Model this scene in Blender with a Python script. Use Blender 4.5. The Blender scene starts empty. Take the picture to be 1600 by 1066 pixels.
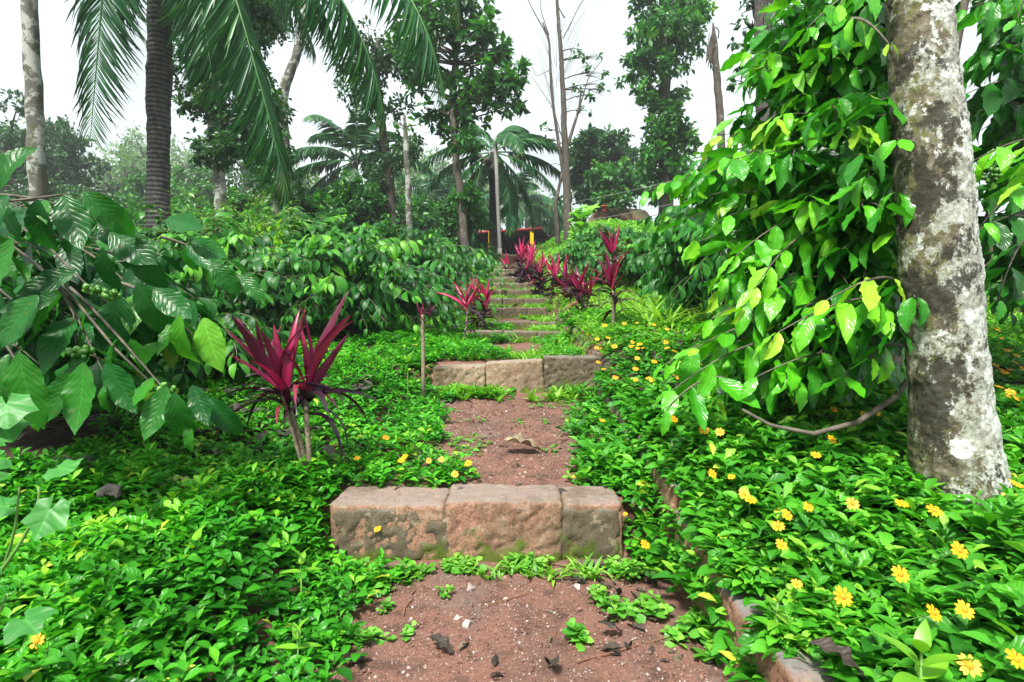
import bpy, math, random
import numpy as np
from mathutils import Vector

sc = bpy.context.scene
COL = sc.collection
F = 889.0                                   # focal length in photograph pixels (20 mm lens, 1600 px wide)
PITCH = math.radians(2.1)

# ------------------------------------------------------------------ camera, sky, sun, exposure
cam = bpy.data.cameras.new("camera"); co = bpy.data.objects.new("camera", cam); COL.objects.link(co)
cam.lens = 20; cam.sensor_width = 36; cam.clip_start = 0.02; cam.clip_end = 2000
co.location = (0, 0, 0); co.rotation_euler = (math.pi/2 - PITCH, 0, 0)
sc.camera = co
sc.view_settings.view_transform = 'Standard'; sc.view_settings.look = 'None'
sc.view_settings.exposure = 1.5; sc.view_settings.gamma = 1
sc.cycles.use_denoising = True
sc.cycles.max_bounces = 7; sc.cycles.diffuse_bounces = 3; sc.cycles.transmission_bounces = 5
sc.cycles.glossy_bounces = 2; sc.cycles.volume_bounces = 0; sc.cycles.transparent_max_bounces = 8
SUN_EL, SUN_AZ = math.radians(58), math.radians(205)     # azimuth: where the sun stands, clockwise from +Y
w = bpy.data.worlds.new("World"); sc.world = w; w.use_nodes = True
wn = w.node_tree.nodes; wl = w.node_tree.links
sky = wn.new('ShaderNodeTexSky'); sky.sky_type = 'NISHITA'; sky.sun_disc = False
sky.sun_elevation = SUN_EL; sky.sun_rotation = SUN_AZ; sky.dust_density = 4; sky.air_density = 1.2
hs = wn.new('ShaderNodeHueSaturation'); hs.inputs['Saturation'].default_value = 0.22; hs.inputs['Value'].default_value = 1.0
wl.new(sky.outputs[0], hs.inputs['Color'])
cl = wn.new('ShaderNodeTexNoise'); cl.inputs['Scale'].default_value = 2.2; cl.inputs['Detail'].default_value = 5
wtc = wn.new('ShaderNodeTexCoord'); wl.new(wtc.outputs['Generated'], cl.inputs['Vector'])
mr = wn.new('ShaderNodeMapRange'); mr.inputs[1].default_value = .3; mr.inputs[2].default_value = .7
mr.inputs[3].default_value = 5.6; mr.inputs[4].default_value = 9.6
wl.new(cl.outputs[0], mr.inputs[0])
ccol = wn.new('ShaderNodeVectorMath'); ccol.operation = 'SCALE'; ccol.inputs[0].default_value = (.86, .965, 1.0)
wl.new(mr.outputs[0], ccol.inputs['Scale'])
mx = wn.new('ShaderNodeMix'); mx.data_type = 'RGBA'; mx.inputs[0].default_value = 0.9
wl.new(hs.outputs[0], mx.inputs[6]); wl.new(ccol.outputs[0], mx.inputs[7])
wl.new(mx.outputs[2], wn['Background'].inputs[0]); wn['Background'].inputs[1].default_value = 0.058
sd = bpy.data.lights.new("sun", 'SUN'); so = bpy.data.objects.new("sun", sd); COL.objects.link(so)
sd.energy = 3.6; sd.angle = math.radians(11); sd.color = (1, .96, .88)
sv = Vector((math.sin(SUN_AZ)*math.cos(SUN_EL), math.cos(SUN_AZ)*math.cos(SUN_EL), math.sin(SUN_EL)))
so.rotation_euler = sv.to_track_quat('Z', 'Y').to_euler()

# ------------------------------------------------------------------ small maths
UP = np.array([0., 0., 1.])
cp, sp = math.cos(PITCH), math.sin(PITCH)
def at(x, y, d):
    """world point at depth d seen at photograph pixel x, y"""
    cx, cy = (x-800)/F*d, -(y-533)/F*d
    return np.array([cx, cp*d + sp*cy, -sp*d + cp*cy])
def vn(a):
    a = np.asarray(a, float); return a/np.maximum(np.linalg.norm(a, axis=-1, keepdims=True), 1e-9)
def sm(a, b, x):
    t = np.clip((np.asarray(x, float)-a)/(b-a), 0, 1); return t*t*(3-2*t)
def _h(ix, iy, iz):
    n = (ix*374761393 + iy*668265263 + iz*2147483647 % 4294967291).astype(np.int64) & 0xffffffff
    n = ((n ^ (n >> 13))*1274126177) & 0xffffffff
    n = n ^ (n >> 16)
    return (n & 0xffff)/65535.0
def noise(P, s=1.0, off=0.0):
    P = np.asarray(P, float)*s + off
    i = np.floor(P).astype(np.int64); f = P-i; f = f*f*(3-2*f)
    r = 0
    for dx in (0, 1):
        for dy in (0, 1):
            for dz in (0, 1):
                wgt = (f[..., 0] if dx else 1-f[..., 0])*(f[..., 1] if dy else 1-f[..., 1])*(f[..., 2] if dz else 1-f[..., 2])
                r = r + wgt*_h(i[..., 0]+dx, i[..., 1]+dy, (i[..., 2]+dz)*7919+13)
    return r*2-1
def fbm(P, s=1.0, o=3, off=0.0):
    r = 0; a = 1; t = 0
    for k in range(o):
        r = r + a*noise(P, s*2**k, off+17.3*k); t += a; a *= .5
    return r/t
def P3(x, y, z=0):
    x, y = np.broadcast_arrays(np.asarray(x, float), np.asarray(y, float)); return np.stack([x, y, np.full_like(x, z)], -1)

# ------------------------------------------------------------------ ground shape
# steps: front Y, base z, top z, left X, right X
STEPS = [(1.78, -.76, -.585, -.58, .36), (3.5, -.44, -.255, -.485, .585), (5.3, -.20, -.10, -.44, .54), (6.3, -.10, -.012, -.47, .5)]
for k in range(1, 14):
    STEPS.append((6.3+.98*k, -.012+.17*(k-1)+.03, -.012+.17*k, -.47+.02*math.sin(k*2.1), .47+.02*math.cos(k*3.3)))
_py, _pz = [-3, 0.], [-.86, -.80]
for (Y, b, t, l, r) in STEPS: _py += [Y+.05, Y+.15]; _pz += [b-.005, t-.02]
TOPZ = STEPS[-1][2]
_py += [25, 40, 400]; _pz += [TOPZ+.05, TOPZ+.3, TOPZ+1]
_sy = [-3, 0, 1.0, 1.9, 2.6, 3.5, 5.3, 6.3, 19.0, 25, 40, 400]; _sz = [-.9, -.80, -.74, -.6, -.5, -.36, -.13, .0, TOPZ, TOPZ+.05, TOPZ+.3, TOPZ+1]
def pathz(Y): return np.interp(Y, _py, _pz)
def smooth_prof(Y): return np.interp(Y, _sy, _sz)
def G(X, Y):
    X = np.asarray(X, float); Y = np.asarray(Y, float)
    pz = pathz(Y); s = smooth_prof(Y)
    left = s*(1-.75*sm(3, 9, -X)*sm(5, 12, Y)) + .02 + .05*fbm(P3(X, Y), 1.1, 2) - .05*sm(.6, 1.6, -X)*sm(3, 1.4, Y)
    mound = .72*sm(.7, 2.6, X)*sm(7.5, 14.5, Y)*(1-sm(24, 60, Y))
    right = s + .17 + mound + .05*fbm(P3(X, Y), 1.1, 2, 5) - .12*sm(2, 4, X)*sm(9, 2, Y) - .075*sm(1.0, .6, X)*sm(1.9, 1.4, Y)
    out = pz
    out = np.where(X < -.3, pz + (left-pz)*sm(.52, .85, -X), out)
    out = np.where(X > .3, pz + (right-pz)*sm(.49, .58, X), out)
    return out
def ray_ground(x, y, lift=0.0, dmax=40):
    ds = np.concatenate([np.arange(.7, 8, .01), np.arange(8, dmax, .04)])
    P = at(x, y, 1.0)[None, :]*ds[:, None]
    below = P[:, 2] < G(P[:, 0], P[:, 1])+lift
    i = int(np.argmax(below)) if below.any() else len(ds)-1
    return P[i]

# ------------------------------------------------------------------ mesh building
class Geo:
    def __init__(s): s.V = []; s.T = []; s.U = []; s.R = []; s.n = 0
    def add(s, V, T, U=None, R=0.5):
        V = np.asarray(V, float).reshape(-1, 3); T = np.asarray(T, np.int64).reshape(-1, 3)
        s.V.append(V); s.T.append(T+s.n)
        s.U.append(np.zeros((len(V), 2)) if U is None else np.asarray(U, float))
        s.R.append(np.broadcast_to(np.asarray(R, float), (len(V),)).copy()); s.n += len(V)
    def inst(s, tpl, pos, ydir, zhint, scale, rnd, roll=0, wid=None):
        """copy a leaf template to many places: along ydir, face towards zhint"""
        N = len(pos)
        if N == 0: return
        V, T, U = tpl
        y = vn(ydir); x = vn(np.cross(y, zhint)); z = np.cross(x, y)
        if not np.isscalar(roll):
            c, n_ = np.cos(roll)[:, None], np.sin(roll)[:, None]; x, z = x*c+z*n_, z*c-x*n_
        sc_ = np.broadcast_to(np.asarray(scale, float), (N,))
        wd = np.ones(N) if wid is None else wid
        P = (V[None, :, 0, None]*x[:, None]*wd[:, None, None] + V[None, :, 1, None]*y[:, None] + V[None, :, 2, None]*z[:, None])*sc_[:, None, None] + np.asarray(pos)[:, None]
        TT = T[None]+(np.arange(N)*len(V))[:, None, None]
        s.add(P.reshape(-1, 3), TT.reshape(-1, 3), np.tile(U, (N, 1)), np.repeat(rnd, len(V)))
    def tube(s, pts, rad, n=6, r=0.5, cap=True, jit=0, uvl=1.0):
        pts = np.asarray(pts, float); m = len(pts); rad = np.broadcast_to(np.asarray(rad, float), (m,))
        t = vn(np.gradient(pts, axis=0)); ref = np.array([1., 0, 0]) if abs(t[0, 2]) > .7 else UP
        a = vn(ref-t[0]*np.dot(ref, t[0])); A = []
        for i in range(m):
            a = vn(a - t[i]*np.dot(a, t[i])); A.append(a)
        A = np.array(A); B = np.cross(t, A)
        th = np.arange(n)/n*2*math.pi
        V = pts[:, None]+rad[:, None, None]*(np.cos(th)[None, :, None]*A[:, None]+np.sin(th)[None, :, None]*B[:, None])
        i, j = np.meshgrid(np.arange(m-1), np.arange(n), indexing='ij'); i = i.ravel(); j = j.ravel(); k = (j+1) % n
        a0, b0, c0, d0 = i*n+j, i*n+k, (i+1)*n+k, (i+1)*n+j
        T = np.concatenate([np.stack([a0, b0, c0], 1), np.stack([a0, c0, d0], 1)])
        V = V.reshape(-1, 3)
        if cap:
            T = np.concatenate([T, np.stack([np.full(n, len(V)), np.arange(n)*0+(m-1)*n+np.arange(n), (m-1)*n+(np.arange(n)+1) % n], 1)])
            V = np.concatenate([V, pts[-1:]])
        U = np.zeros((len(V), 2)); s.add(V, T, U, r)
    def build(s, name, mat, parent=None, smooth=True):
        V = np.concatenate(s.V); T = np.concatenate(s.T); U = np.concatenate(s.U); R = np.concatenate(s.R)
        me = bpy.data.meshes.new(name)
        org = np.array(parent.location) if parent is not None else np.zeros(3)
        if parent is not None and parent.parent is not None: org = org+np.array(parent.parent.location)
        me.vertices.add(len(V)); me.vertices.foreach_set('co', (V-org).ravel().astype(np.float32))
        me.loops.add(T.size); me.loops.foreach_set('vertex_index', T.ravel().astype(np.int32))
        me.polygons.add(len(T)); me.polygons.foreach_set('loop_start', (np.arange(len(T))*3).astype(np.int32))
        me.polygons.foreach_set('use_smooth', np.full(len(T), smooth))
        uv = me.uv_layers.new(name='UVMap'); uv.data.foreach_set('uv', U[T.ravel()].ravel().astype(np.float32))
        at_ = me.attributes.new('rnd', 'FLOAT', 'POINT'); at_.data.foreach_set('value', R.astype(np.float32))
        me.update(calc_edges=True); me.validate()
        me.materials.append(mat)
        o = bpy.data.objects.new(name, me); COL.objects.link(o)
        if parent is not None: o.parent = parent
        return o
def root(name, loc, label, cat, group=None):
    o = bpy.data.objects.new(name, None); o.empty_display_size = .05; COL.objects.link(o)
    o.location = [float(v) for v in loc]; o['label'] = label; o['category'] = cat
    if group: o['group'] = group
    return o
def tag(o, label=None, cat=None, group=None, kind=None):
    for k, v in (('label', label), ('category', cat), ('group', group), ('kind', kind)):
        if v: o[k] = v
    return o
def centre_origin(o):
    """move a top-level mesh's origin to the foot of its geometry"""
    me = o.data; n = len(me.vertices); a = np.empty(n*3, np.float32); me.vertices.foreach_get('co', a); a = a.reshape(-1, 3)
    c = np.array([(a[:, 0].min()+a[:, 0].max())/2, (a[:, 1].min()+a[:, 1].max())/2, a[:, 2].min()])
    me.vertices.foreach_set('co', (a-c).ravel().astype(np.float32)); o.location = [float(v) for v in c]; me.update(); return o
def copy_thing(o, loc, rot=None, scale=None, label=None):
    c = o.copy(); COL.objects.link(c); c.location = [float(v) for v in loc]
    if rot is not None: c.rotation_euler = rot
    if scale is not None: c.scale = (scale,)*3
    if label: c['label'] = label
    for ch in o.children:
        d = ch.copy(); COL.objects.link(d); d.parent = c
        for g in ch.children:
            e = g.copy(); COL.objects.link(e); e.parent = d
    return c

# ------------------------------------------------------------------ leaf templates (x across, y along, z up), length 1
def leaf_tpl(width, nl=6, na=2, fold=.25, bend=.6, wave=0., corr=0., nv=7, prof='ell', twist=0., seed=0):
    rg = np.random.default_rng(seed); ph = rg.uniform(0, 6)
    t = np.linspace(0, 1, nl+1)
    if prof == 'ell': wf = np.interp(t, [0, .05, .2, .45, .7, .88, .95, 1], [.06, .3, .78, 1, .8, .34, .12, 0])
    elif prof == 'lance': wf = (np.minimum(t/.25, 1)**.7)*(1-t)**.7*1.35
    elif prof == 'obov': wf = np.sin(math.pi*t**1.35)**.8
    elif prof == 'wed': wf = np.interp(t, [0, .15, .35, .5, .58, .7, .78, .9, 1], [.05, .25, .62, .98, .76, .74, .5, .32, 0])
    elif prof == 'strip': wf = np.interp(t, [0, .08, .5, .85, 1], [.4, .9, 1, .55, 0])
    elif prof == 'ovate': wf = np.interp(t, [0, .08, .25, .45, .7, .9, 1], [.1, .7, 1, .95, .6, .22, 0])
    wf = np.clip(wf, 0, 1)*width/2; wf[-1] = 0
    if prof != 'strip': wf[0] = min(wf[0], width*.06)
    s_ = np.linspace(-1, 1, na+1)
    ang = -bend*t; dy = np.cos(ang)/nl; dz = np.sin(ang)/nl
    cy = np.concatenate([[0], np.cumsum(dy[:-1])]); cz = np.concatenate([[0], np.cumsum(dz[:-1])])
    X = s_[None]*wf[:, None]*math.cos(fold)*(1+wave*1.3*np.sin(t*24+ph)[:, None]); Z = np.abs(X)*math.tan(fold)
    edge = np.abs(s_)[None]**2
    Z = Z + wave*edge*np.sin(t*(20 if nl > 14 else 11)+ph)[:, None]*np.where(s_ > 0, 1, -.8)[None]*(np.sin(math.pi*t)[:, None])
    if corr: Z = Z + corr*np.sin(2*math.pi*nv*(t[:, None]-.28*np.abs(s_)[None]))*np.sin(math.pi*t)[:, None]*np.abs(s_)[None]**.7
    # bend: rotate offsets with the centreline angle
    Y = cy[:, None]-Z*np.sin(ang)[:, None]; ZZ = cz[:, None]+Z*np.cos(ang)[:, None]
    V = np.stack([X, Y+0*X, ZZ], -1).reshape(-1, 3); m = na+1
    U = np.stack([np.broadcast_to(s_*.5+.5, X.shape), np.broadcast_to(t[:, None], X.shape)], -1).reshape(-1, 2)
    T = []
    for i in range(nl):
        for j in range(na):
            a, b, c, d = i*m+j, i*m+j+1, (i+1)*m+j+1, (i+1)*m+j
            if i == nl-1: T.append((a, b, c))
            else: T += [(a, b, c), (a, c, d)]
    return V, np.array(T), U
DIAMOND = (np.array([[0, 0, 0], [.27, .5, .09], [0, 1, -.12], [-.27, .5, .09]]), np.array([[0, 1, 2], [0, 2, 3]]), np.array([[.5, 0], [1, .5], [.5, 1], [0, .5]]))
COFFEE = [leaf_tpl(.41, 22, 4, .22, .8, .020, .013, 8, 'ell', seed=1), leaf_tpl(.45, 22, 4, .10, .4, .024, .012, 8, 'ell', seed=2), leaf_tpl(.36, 22, 4, .4, 1.2, .02, .013, 9, 'ell', seed=3), leaf_tpl(.38, 22, 4, .3, -.3, .022, .012, 8, 'ell', seed=4)]
COFFEE_MID = [leaf_tpl(.46, 6, 2, .25, .8, .0, prof='ell'), leaf_tpl(.42, 6, 2, .35, 1.2, .0, prof='ell')]
WED = [leaf_tpl(.56, 9, 2, .35, .7, prof='wed'), leaf_tpl(.64, 9, 2, .2, 1.0, prof='wed'), leaf_tpl(.5, 9, 2, .5, .4, prof='wed')]
WED_FAR = [leaf_tpl(.5, 3, 2, .3, .5, prof='ovate')]
LANCE = [leaf_tpl(.22, 5, 2, .35, .6, prof='lance'), leaf_tpl(.2, 5, 2, .4, 1.1, prof='lance')]
GRASS = [leaf_tpl(.06, 4, 2, .2, .8, prof='strip'), leaf_tpl(.05, 4, 2, .2, 1.5, prof='strip')]
ROUND = [leaf_tpl(.8, 4, 2, .2, .4, prof='obov')]
CORD = [leaf_tpl(.16, 12, 2, .5, .3, prof='lance'), leaf_tpl(.15, 12, 2, .4, .9, prof='lance'), leaf_tpl(.18, 12, 2, .55, .05, prof='lance')]
CORDD = [leaf_tpl(.10, 12, 2, .4, 1.9, prof='lance'), leaf_tpl(.09, 12, 2, .3, 1.3, prof='lance')]
LEAFLET = leaf_tpl(.042, 4, 2, .4, .7, prof='strip')
LEAFLET_FAR = leaf_tpl(.07, 3, 2, .3, .8, prof='strip')

# ------------------------------------------------------------------ materials
MATS = {}
def newmat(name):
    m = bpy.data.materials.new(name); m.use_nodes = True; MATS[name] = m
    return m, m.node_tree.nodes, m.node_tree.links, m.node_tree.nodes['Principled BSDF']
def ramp(nd, stops, interp='LINEAR'):
    r = nd.new('ShaderNodeValToRGB'); r.color_ramp.interpolation = interp
    e = r.color_ramp.elements
    while len(e) > 1: e.remove(e[0])
    e[0].position = stops[0][0]; e[0].color = (*stops[0][1], 1)
    for p, c in stops[1:]:
        k = e.new(p); k.color = (*c, 1)
    return r
def ntex(nd, ln, scale, detail=4, rough=.55, coord='Object', vec=None, sx=None):
    n = nd.new('ShaderNodeTexNoise'); n.inputs['Scale'].default_value = scale; n.inputs['Detail'].default_value = detail; n.inputs['Roughness'].default_value = rough
    if vec is None:
        tc = nd.new('ShaderNodeTexCoord'); vec = tc.outputs[coord]
    if sx:
        mp = nd.new('ShaderNodeMapping'); mp.inputs['Scale'].default_value = sx; ln.new(vec, mp.inputs['Vector']); vec = mp.outputs[0]
    ln.new(vec, n.inputs['Vector']); return n
def mixc(nd, ln, fac, a, b, mode='MIX'):
    m = nd.new('ShaderNodeMix'); m.data_type = 'RGBA'; m.blend_type = mode
    for s_, v in ((0, fac), (6, a), (7, b)):
        if isinstance(v, (int, float)): m.inputs[s_].default_value = v
        elif isinstance(v, tuple): m.inputs[s_].default_value = (*v, 1)
        else: ln.new(v, m.inputs[s_])
    return m.outputs[2]
def mapr(nd, ln, v, a, b, c=0., d=1.):
    m = nd.new('ShaderNodeMapRange'); ln.new(v, m.inputs[0])
    for i, q in enumerate((a, b, c, d)): m.inputs[i+1].default_value = q
    return m.outputs[0]
def math_(nd, ln, op, a, b=None):
    m = nd.new('ShaderNodeMath'); m.operation = op
    for i, v in enumerate((a, b)):
        if v is None: continue
        if isinstance(v, (int, float)): m.inputs[i].default_value = v
        else: ln.new(v, m.inputs[i])
    return m.outputs[0]
def leaf_mat(name, stops, rough=.35, trans=.3, vein=None, nv=8, tcol=(1.5, 1.5, .6), under=1.25, spec=.5, spots=0., edge=None, bump=.35):
    m, nd, ln, pb = newmat(name)
    a = nd.new('ShaderNodeAttribute'); a.attribute_name = 'rnd'
    col = ramp(nd, stops); ln.new(a.outputs['Fac'], col.inputs[0]); c = col.outputs[0]
    if vein or edge:
        uvn = nd.new('ShaderNodeUVMap'); uvn.uv_map = 'UVMap'; sx = nd.new('ShaderNodeSeparateXYZ'); ln.new(uvn.outputs[0], sx.inputs[0])
        ax = math_(nd, ln, 'ABSOLUTE', math_(nd, ln, 'SUBTRACT', sx.outputs[0], .5))
    if vein:
        mid = mapr(nd, ln, ax, .012, .03, 1, 0)
        q = math_(nd, ln, 'SUBTRACT', sx.outputs[1], math_(nd, ln, 'MULTIPLY', ax, .55))
        fr = math_(nd, ln, 'ABSOLUTE', math_(nd, ln, 'SUBTRACT', math_(nd, ln, 'FRACT', math_(nd, ln, 'MULTIPLY', q, float(nv))), .5))
        sv_ = mapr(nd, ln, fr, .42, .5, 0, .55)
        vv = math_(nd, ln, 'MAXIMUM', mid, sv_)
        c = mixc(nd, ln, vv, c, mixc(nd, ln, 1., c, vein, 'MULTIPLY'))
        bp = nd.new('ShaderNodeBump'); bp.inputs['Strength'].default_value = bump; bp.inputs['Distance'].default_value = .002; bp.invert = True
        ln.new(mapr(nd, ln, fr, .25, .5, 0, 1), bp.inputs['Height']); ln.new(bp.outputs[0], pb.inputs['Normal'])
    if edge: c = mixc(nd, ln, mapr(nd, ln, ax, .2, .5, 0, 1), c, edge)
    if spots:
        n = ntex(nd, ln, 60, 2); c = mixc(nd, ln, mapr(nd, ln, n.outputs[0], .66, .72, 0, spots), c, (.16, .13, .02))
    n2 = ntex(nd, ln, 9, 3); c = mixc(nd, ln, .5, c, mixc(nd, ln, 1., c, ramp_out(nd, ln, n2.outputs[0]), 'MULTIPLY'))
    geo = nd.new('ShaderNodeNewGeometry')
    cu = mixc(nd, ln, geo.outputs['Backfacing'], c, mixc(nd, ln, 1., c, (under, under, under*1.15), 'MULTIPLY'))
    ln.new(cu, pb.inputs['Base Color']); pb.inputs['Roughness'].default_value = rough; pb.inputs['Specular IOR Level'].default_value = spec
    tb = nd.new('ShaderNodeBsdfTranslucent'); ln.new(mixc(nd, ln, 1., c, tcol, 'MULTIPLY'), tb.inputs[0])
    mxs = nd.new('ShaderNodeMixShader'); mxs.inputs[0].default_value = trans
    ln.new(pb.outputs[0], mxs.inputs[1]); ln.new(tb.outputs[0], mxs.inputs[2]); ln.new(mxs.outputs[0], nd['Material Output'].inputs[0])
    return m
def ramp_out(nd, ln, v):
    r = ramp(nd, [(.3, (.55, .6, .55)), (.7, (1.35, 1.3, 1.3))]); ln.new(v, r.inputs[0]); return r.outputs[0]
M = {}
M['wed'] = leaf_mat('ground_cover_leaf', [(0, (.012, .11, .006)), (.35, (.032, .23, .010)), (.75, (.07, .35, .014)), (.95, (.2, .52, .03)), (1, (.42, .5, .05))], .3, .3, (1.35, 1.25, 1.4), 5, spec=.27)
M['wedr'] = leaf_mat('flower_bank_leaf', [(0, (.018, .12, .010)), (.4, (.04, .23, .013)), (.8, (.085, .35, .02)), (.96, (.2, .48, .04)), (1, (.42, .5, .05))], .36, .28, (1.3, 1.2, 1.4), 5, spec=.27)
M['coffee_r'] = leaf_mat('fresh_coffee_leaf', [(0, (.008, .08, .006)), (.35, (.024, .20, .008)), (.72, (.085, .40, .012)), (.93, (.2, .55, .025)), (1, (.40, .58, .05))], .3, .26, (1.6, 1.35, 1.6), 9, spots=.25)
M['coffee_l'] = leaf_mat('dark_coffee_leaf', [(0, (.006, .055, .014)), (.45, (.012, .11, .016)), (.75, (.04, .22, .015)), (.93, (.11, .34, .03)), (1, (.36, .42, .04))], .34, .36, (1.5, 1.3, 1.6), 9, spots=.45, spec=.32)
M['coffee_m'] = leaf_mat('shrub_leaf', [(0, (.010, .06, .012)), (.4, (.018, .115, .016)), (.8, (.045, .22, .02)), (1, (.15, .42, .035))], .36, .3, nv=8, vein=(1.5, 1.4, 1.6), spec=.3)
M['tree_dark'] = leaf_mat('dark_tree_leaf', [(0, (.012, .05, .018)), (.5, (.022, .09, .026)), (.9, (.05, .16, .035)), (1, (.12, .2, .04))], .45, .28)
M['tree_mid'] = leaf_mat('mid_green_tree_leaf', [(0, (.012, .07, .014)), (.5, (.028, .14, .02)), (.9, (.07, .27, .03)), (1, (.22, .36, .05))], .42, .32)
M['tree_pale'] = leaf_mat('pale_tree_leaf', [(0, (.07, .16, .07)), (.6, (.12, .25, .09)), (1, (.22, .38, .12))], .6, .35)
M['lime'] = leaf_mat('lime_shoot_leaf', [(0, (.12, .34, .02)), (.6, (.22, .5, .03)), (1, (.42, .65, .06))], .4, .4)
M['palm'] = leaf_mat('palm_leaflet', [(0, (.01, .06, .022)), (.5, (.022, .11, .032)), (.85, (.05, .18, .035)), (1, (.25, .32, .05))], .38, .22, spec=.3)
M['palmy'] = leaf_mat('yellowing_palm_leaflet', [(0, (.05, .12, .02)), (.5, (.14, .22, .03)), (1, (.36, .34, .06))], .4, .25)
M['grass'] = leaf_mat('grass_blade', [(0, (.06, .2, .02)), (.5, (.12, .34, .03)), (1, (.26, .5, .06))], .5, .35)
M['weed'] = leaf_mat('weed_leaf', [(0, (.05, .22, .02)), (.5, (.10, .34, .03)), (1, (.24, .5, .06))], .42, .35, (1.3, 1.3, 1.3), 6)
M['cord_p'] = leaf_mat('crimson_leaf', [(0, (.04, .006, .022)), (.4, (.15, .008, .045)), (.7, (.42, .012, .09)), (1, (.80, .05, .22))], .35, .3, tcol=(1.4, .7, .9), edge=(.11, .012, .035))
M['cord_d'] = leaf_mat('dark_purple_leaf', [(0, (.015, .006, .016)), (.6, (.045, .010, .032)), (.9, (.13, .012, .03)), (1, (.25, .03, .06))], .33, .15, tcol=(1.5, .5, .7))
M['castor'] = leaf_mat('broad_lobed_leaf', [(0, (.018, .14, .016)), (1, (.045, .24, .03))], .5, .25, (1.7, 1.4, 1.6), 4)
M['petal'] = leaf_mat('yellow_petal', [(0, (.72, .31, .0)), (1, (.82, .42, .0))], .55, .2, tcol=(1, 1, 1))
M['deadleaf'] = leaf_mat('dry_leaf', [(0, (.02, .016, .014)), (.45, (.07, .05, .036)), (.8, (.2, .155, .1)), (1, (.4, .36, .2))], .6, .05, (1.5, 1.5, 1.5), 7, tcol=(1, 1, 1), bump=.9)
M['berry'] = leaf_mat('green_berry', [(0, (.04, .15, .02)), (1, (.10, .26, .04))], .3, .05)

def simple(name, col, rough=.7, var=.3, scale=20, bump=.3, spec=.3, dist=.004):
    m, nd, ln, pb = newmat(name)
    n = ntex(nd, ln, scale, 6, .65)
    r = ramp(nd, [(.3, tuple(c*(1-var) for c in col)), (.7, tuple(min(1, c*(1+var)) for c in col))]); ln.new(n.outputs[0], r.inputs[0])
    ln.new(r.outputs[0], pb.inputs['Base Color']); pb.inputs['Roughness'].default_value = rough; pb.inputs['Specular IOR Level'].default_value = spec
    b = nd.new('ShaderNodeBump'); b.inputs['Strength'].default_value = bump; b.inputs['Distance'].default_value = dist
    ln.new(n.outputs[0], b.inputs['Height']); ln.new(b.outputs[0], pb.inputs['Normal']); return m
M['stem'] = simple('green_stem', (.10, .22, .04), .6)
M['disc'] = simple('flower_centre', (.6, .24, .01), .8, .3, 900)
M['twig'] = simple('grey_brown_twig', (.11, .095, .075), .8, .5, 40)
M['runner'] = simple('red_brown_runner', (.2, .09, .05), .7, .3, 40)
M['cane'] = simple('pale_cane', (.22, .18, .13), .85, .6, 90, .8)
M['pot'] = simple('clay_pot', (.45, .07, .04), .7, .2, 8)
M['yellow'] = simple('yellow_paint', (.75, .5, .01), .5, .12, 8)
M['redpaint'] = simple('red_paint', (.22, .015, .018), .5, .25, 8)
M['tin'] = simple('grey_tin', (.04, .045, .05), .5, .3, 5, spec=.5)
M['tile'] = simple('weathered_roof_tile', (.16, .12, .10), .9, .4, 9)
M['rock'] = simple('pale_stone', (.4, .36, .32), .85, .4, 30)
M['wood'] = simple('grey_dead_wood', (.07, .062, .058), .9, .6, 30, .9)
M['wire'] = simple('dull_wire', (.3, .3, .3), .5, .1)
M['pole'] = simple('grey_pole', (.2, .2, .185), .8, .2, 14)

def bark_mat(name, base, dark, lich, lscale=6, lamt=.5, moss=None, rings=None, sx=(1, 1, .35), bump=.6, dist=.012, lthr=.52):
    m, nd, ln, pb = newmat(name)
    n = ntex(nd, ln, 14, 8, .7, sx=sx); r = ramp(nd, [(.32, dark), (.62, base)]); ln.new(n.outputs[0], r.inputs[0]); c = r.outputs[0]; h = n.outputs[0]
    if moss:
        nm = ntex(nd, ln, 5, 5, .7, sx=(1, 1, .6)); c = mixc(nd, ln, mapr(nd, ln, nm.outputs[0], .5, .62, 0, .8), c, moss)
    if lich:
        nl_ = ntex(nd, ln, lscale, 8, .72); f = mapr(nd, ln, nl_.outputs[0], lthr, lthr+.03, 0, lamt); c = mixc(nd, ln, f, c, lich)
    if rings:
        tc = nd.new('ShaderNodeTexCoord'); wv = nd.new('ShaderNodeTexWave'); wv.bands_direction = 'Z'; wv.inputs['Scale'].default_value = rings
        wv.inputs['Distortion'].default_value = 2.5; wv.inputs['Detail'].default_value = 3; wv.inputs['Detail Scale'].default_value = 1.5
        ln.new(tc.outputs['Object'], wv.inputs['Vector'])
        c = mixc(nd, ln, mapr(nd, ln, wv.outputs['Fac'], .1, .5, .75, 0), c, dark); h = math_(nd, ln, 'ADD', math_(nd, ln, 'MULTIPLY', wv.outputs['Fac'], 1.2), n.outputs[0])
    ln.new(c, pb.inputs['Base Color']); pb.inputs['Roughness'].default_value = .9; pb.inputs['Specular IOR Level'].default_value = .2
    b = nd.new('ShaderNodeBump'); b.inputs['Strength'].default_value = bump; b.inputs['Distance'].default_value = dist
    ln.new(h, b.inputs['Height']); ln.new(b.outputs[0], pb.inputs['Normal']); return m
M['bark_palm'] = bark_mat('palm_bark', (.13, .12, .11), (.035, .032, .032), (.3, .31, .29), 9, .7, rings=5.5, lthr=.6)
M['bark_lichen'] = bark_mat('lichen_bark', (.15, .14, .12), (.05, .05, .045), (.36, .38, .34), 5, .8, moss=(.07, .08, .03), lthr=.5)
M['bark_dark'] = bark_mat('dark_bark', (.07, .06, .05), (.02, .018, .016), (.18, .18, .16), 7, .5, lthr=.6)
M['bark_brown'] = bark_mat('brown_bark', (.10, .085, .07), (.035, .028, .024), (.25, .24, .2), 7, .5, lthr=.58)

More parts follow.
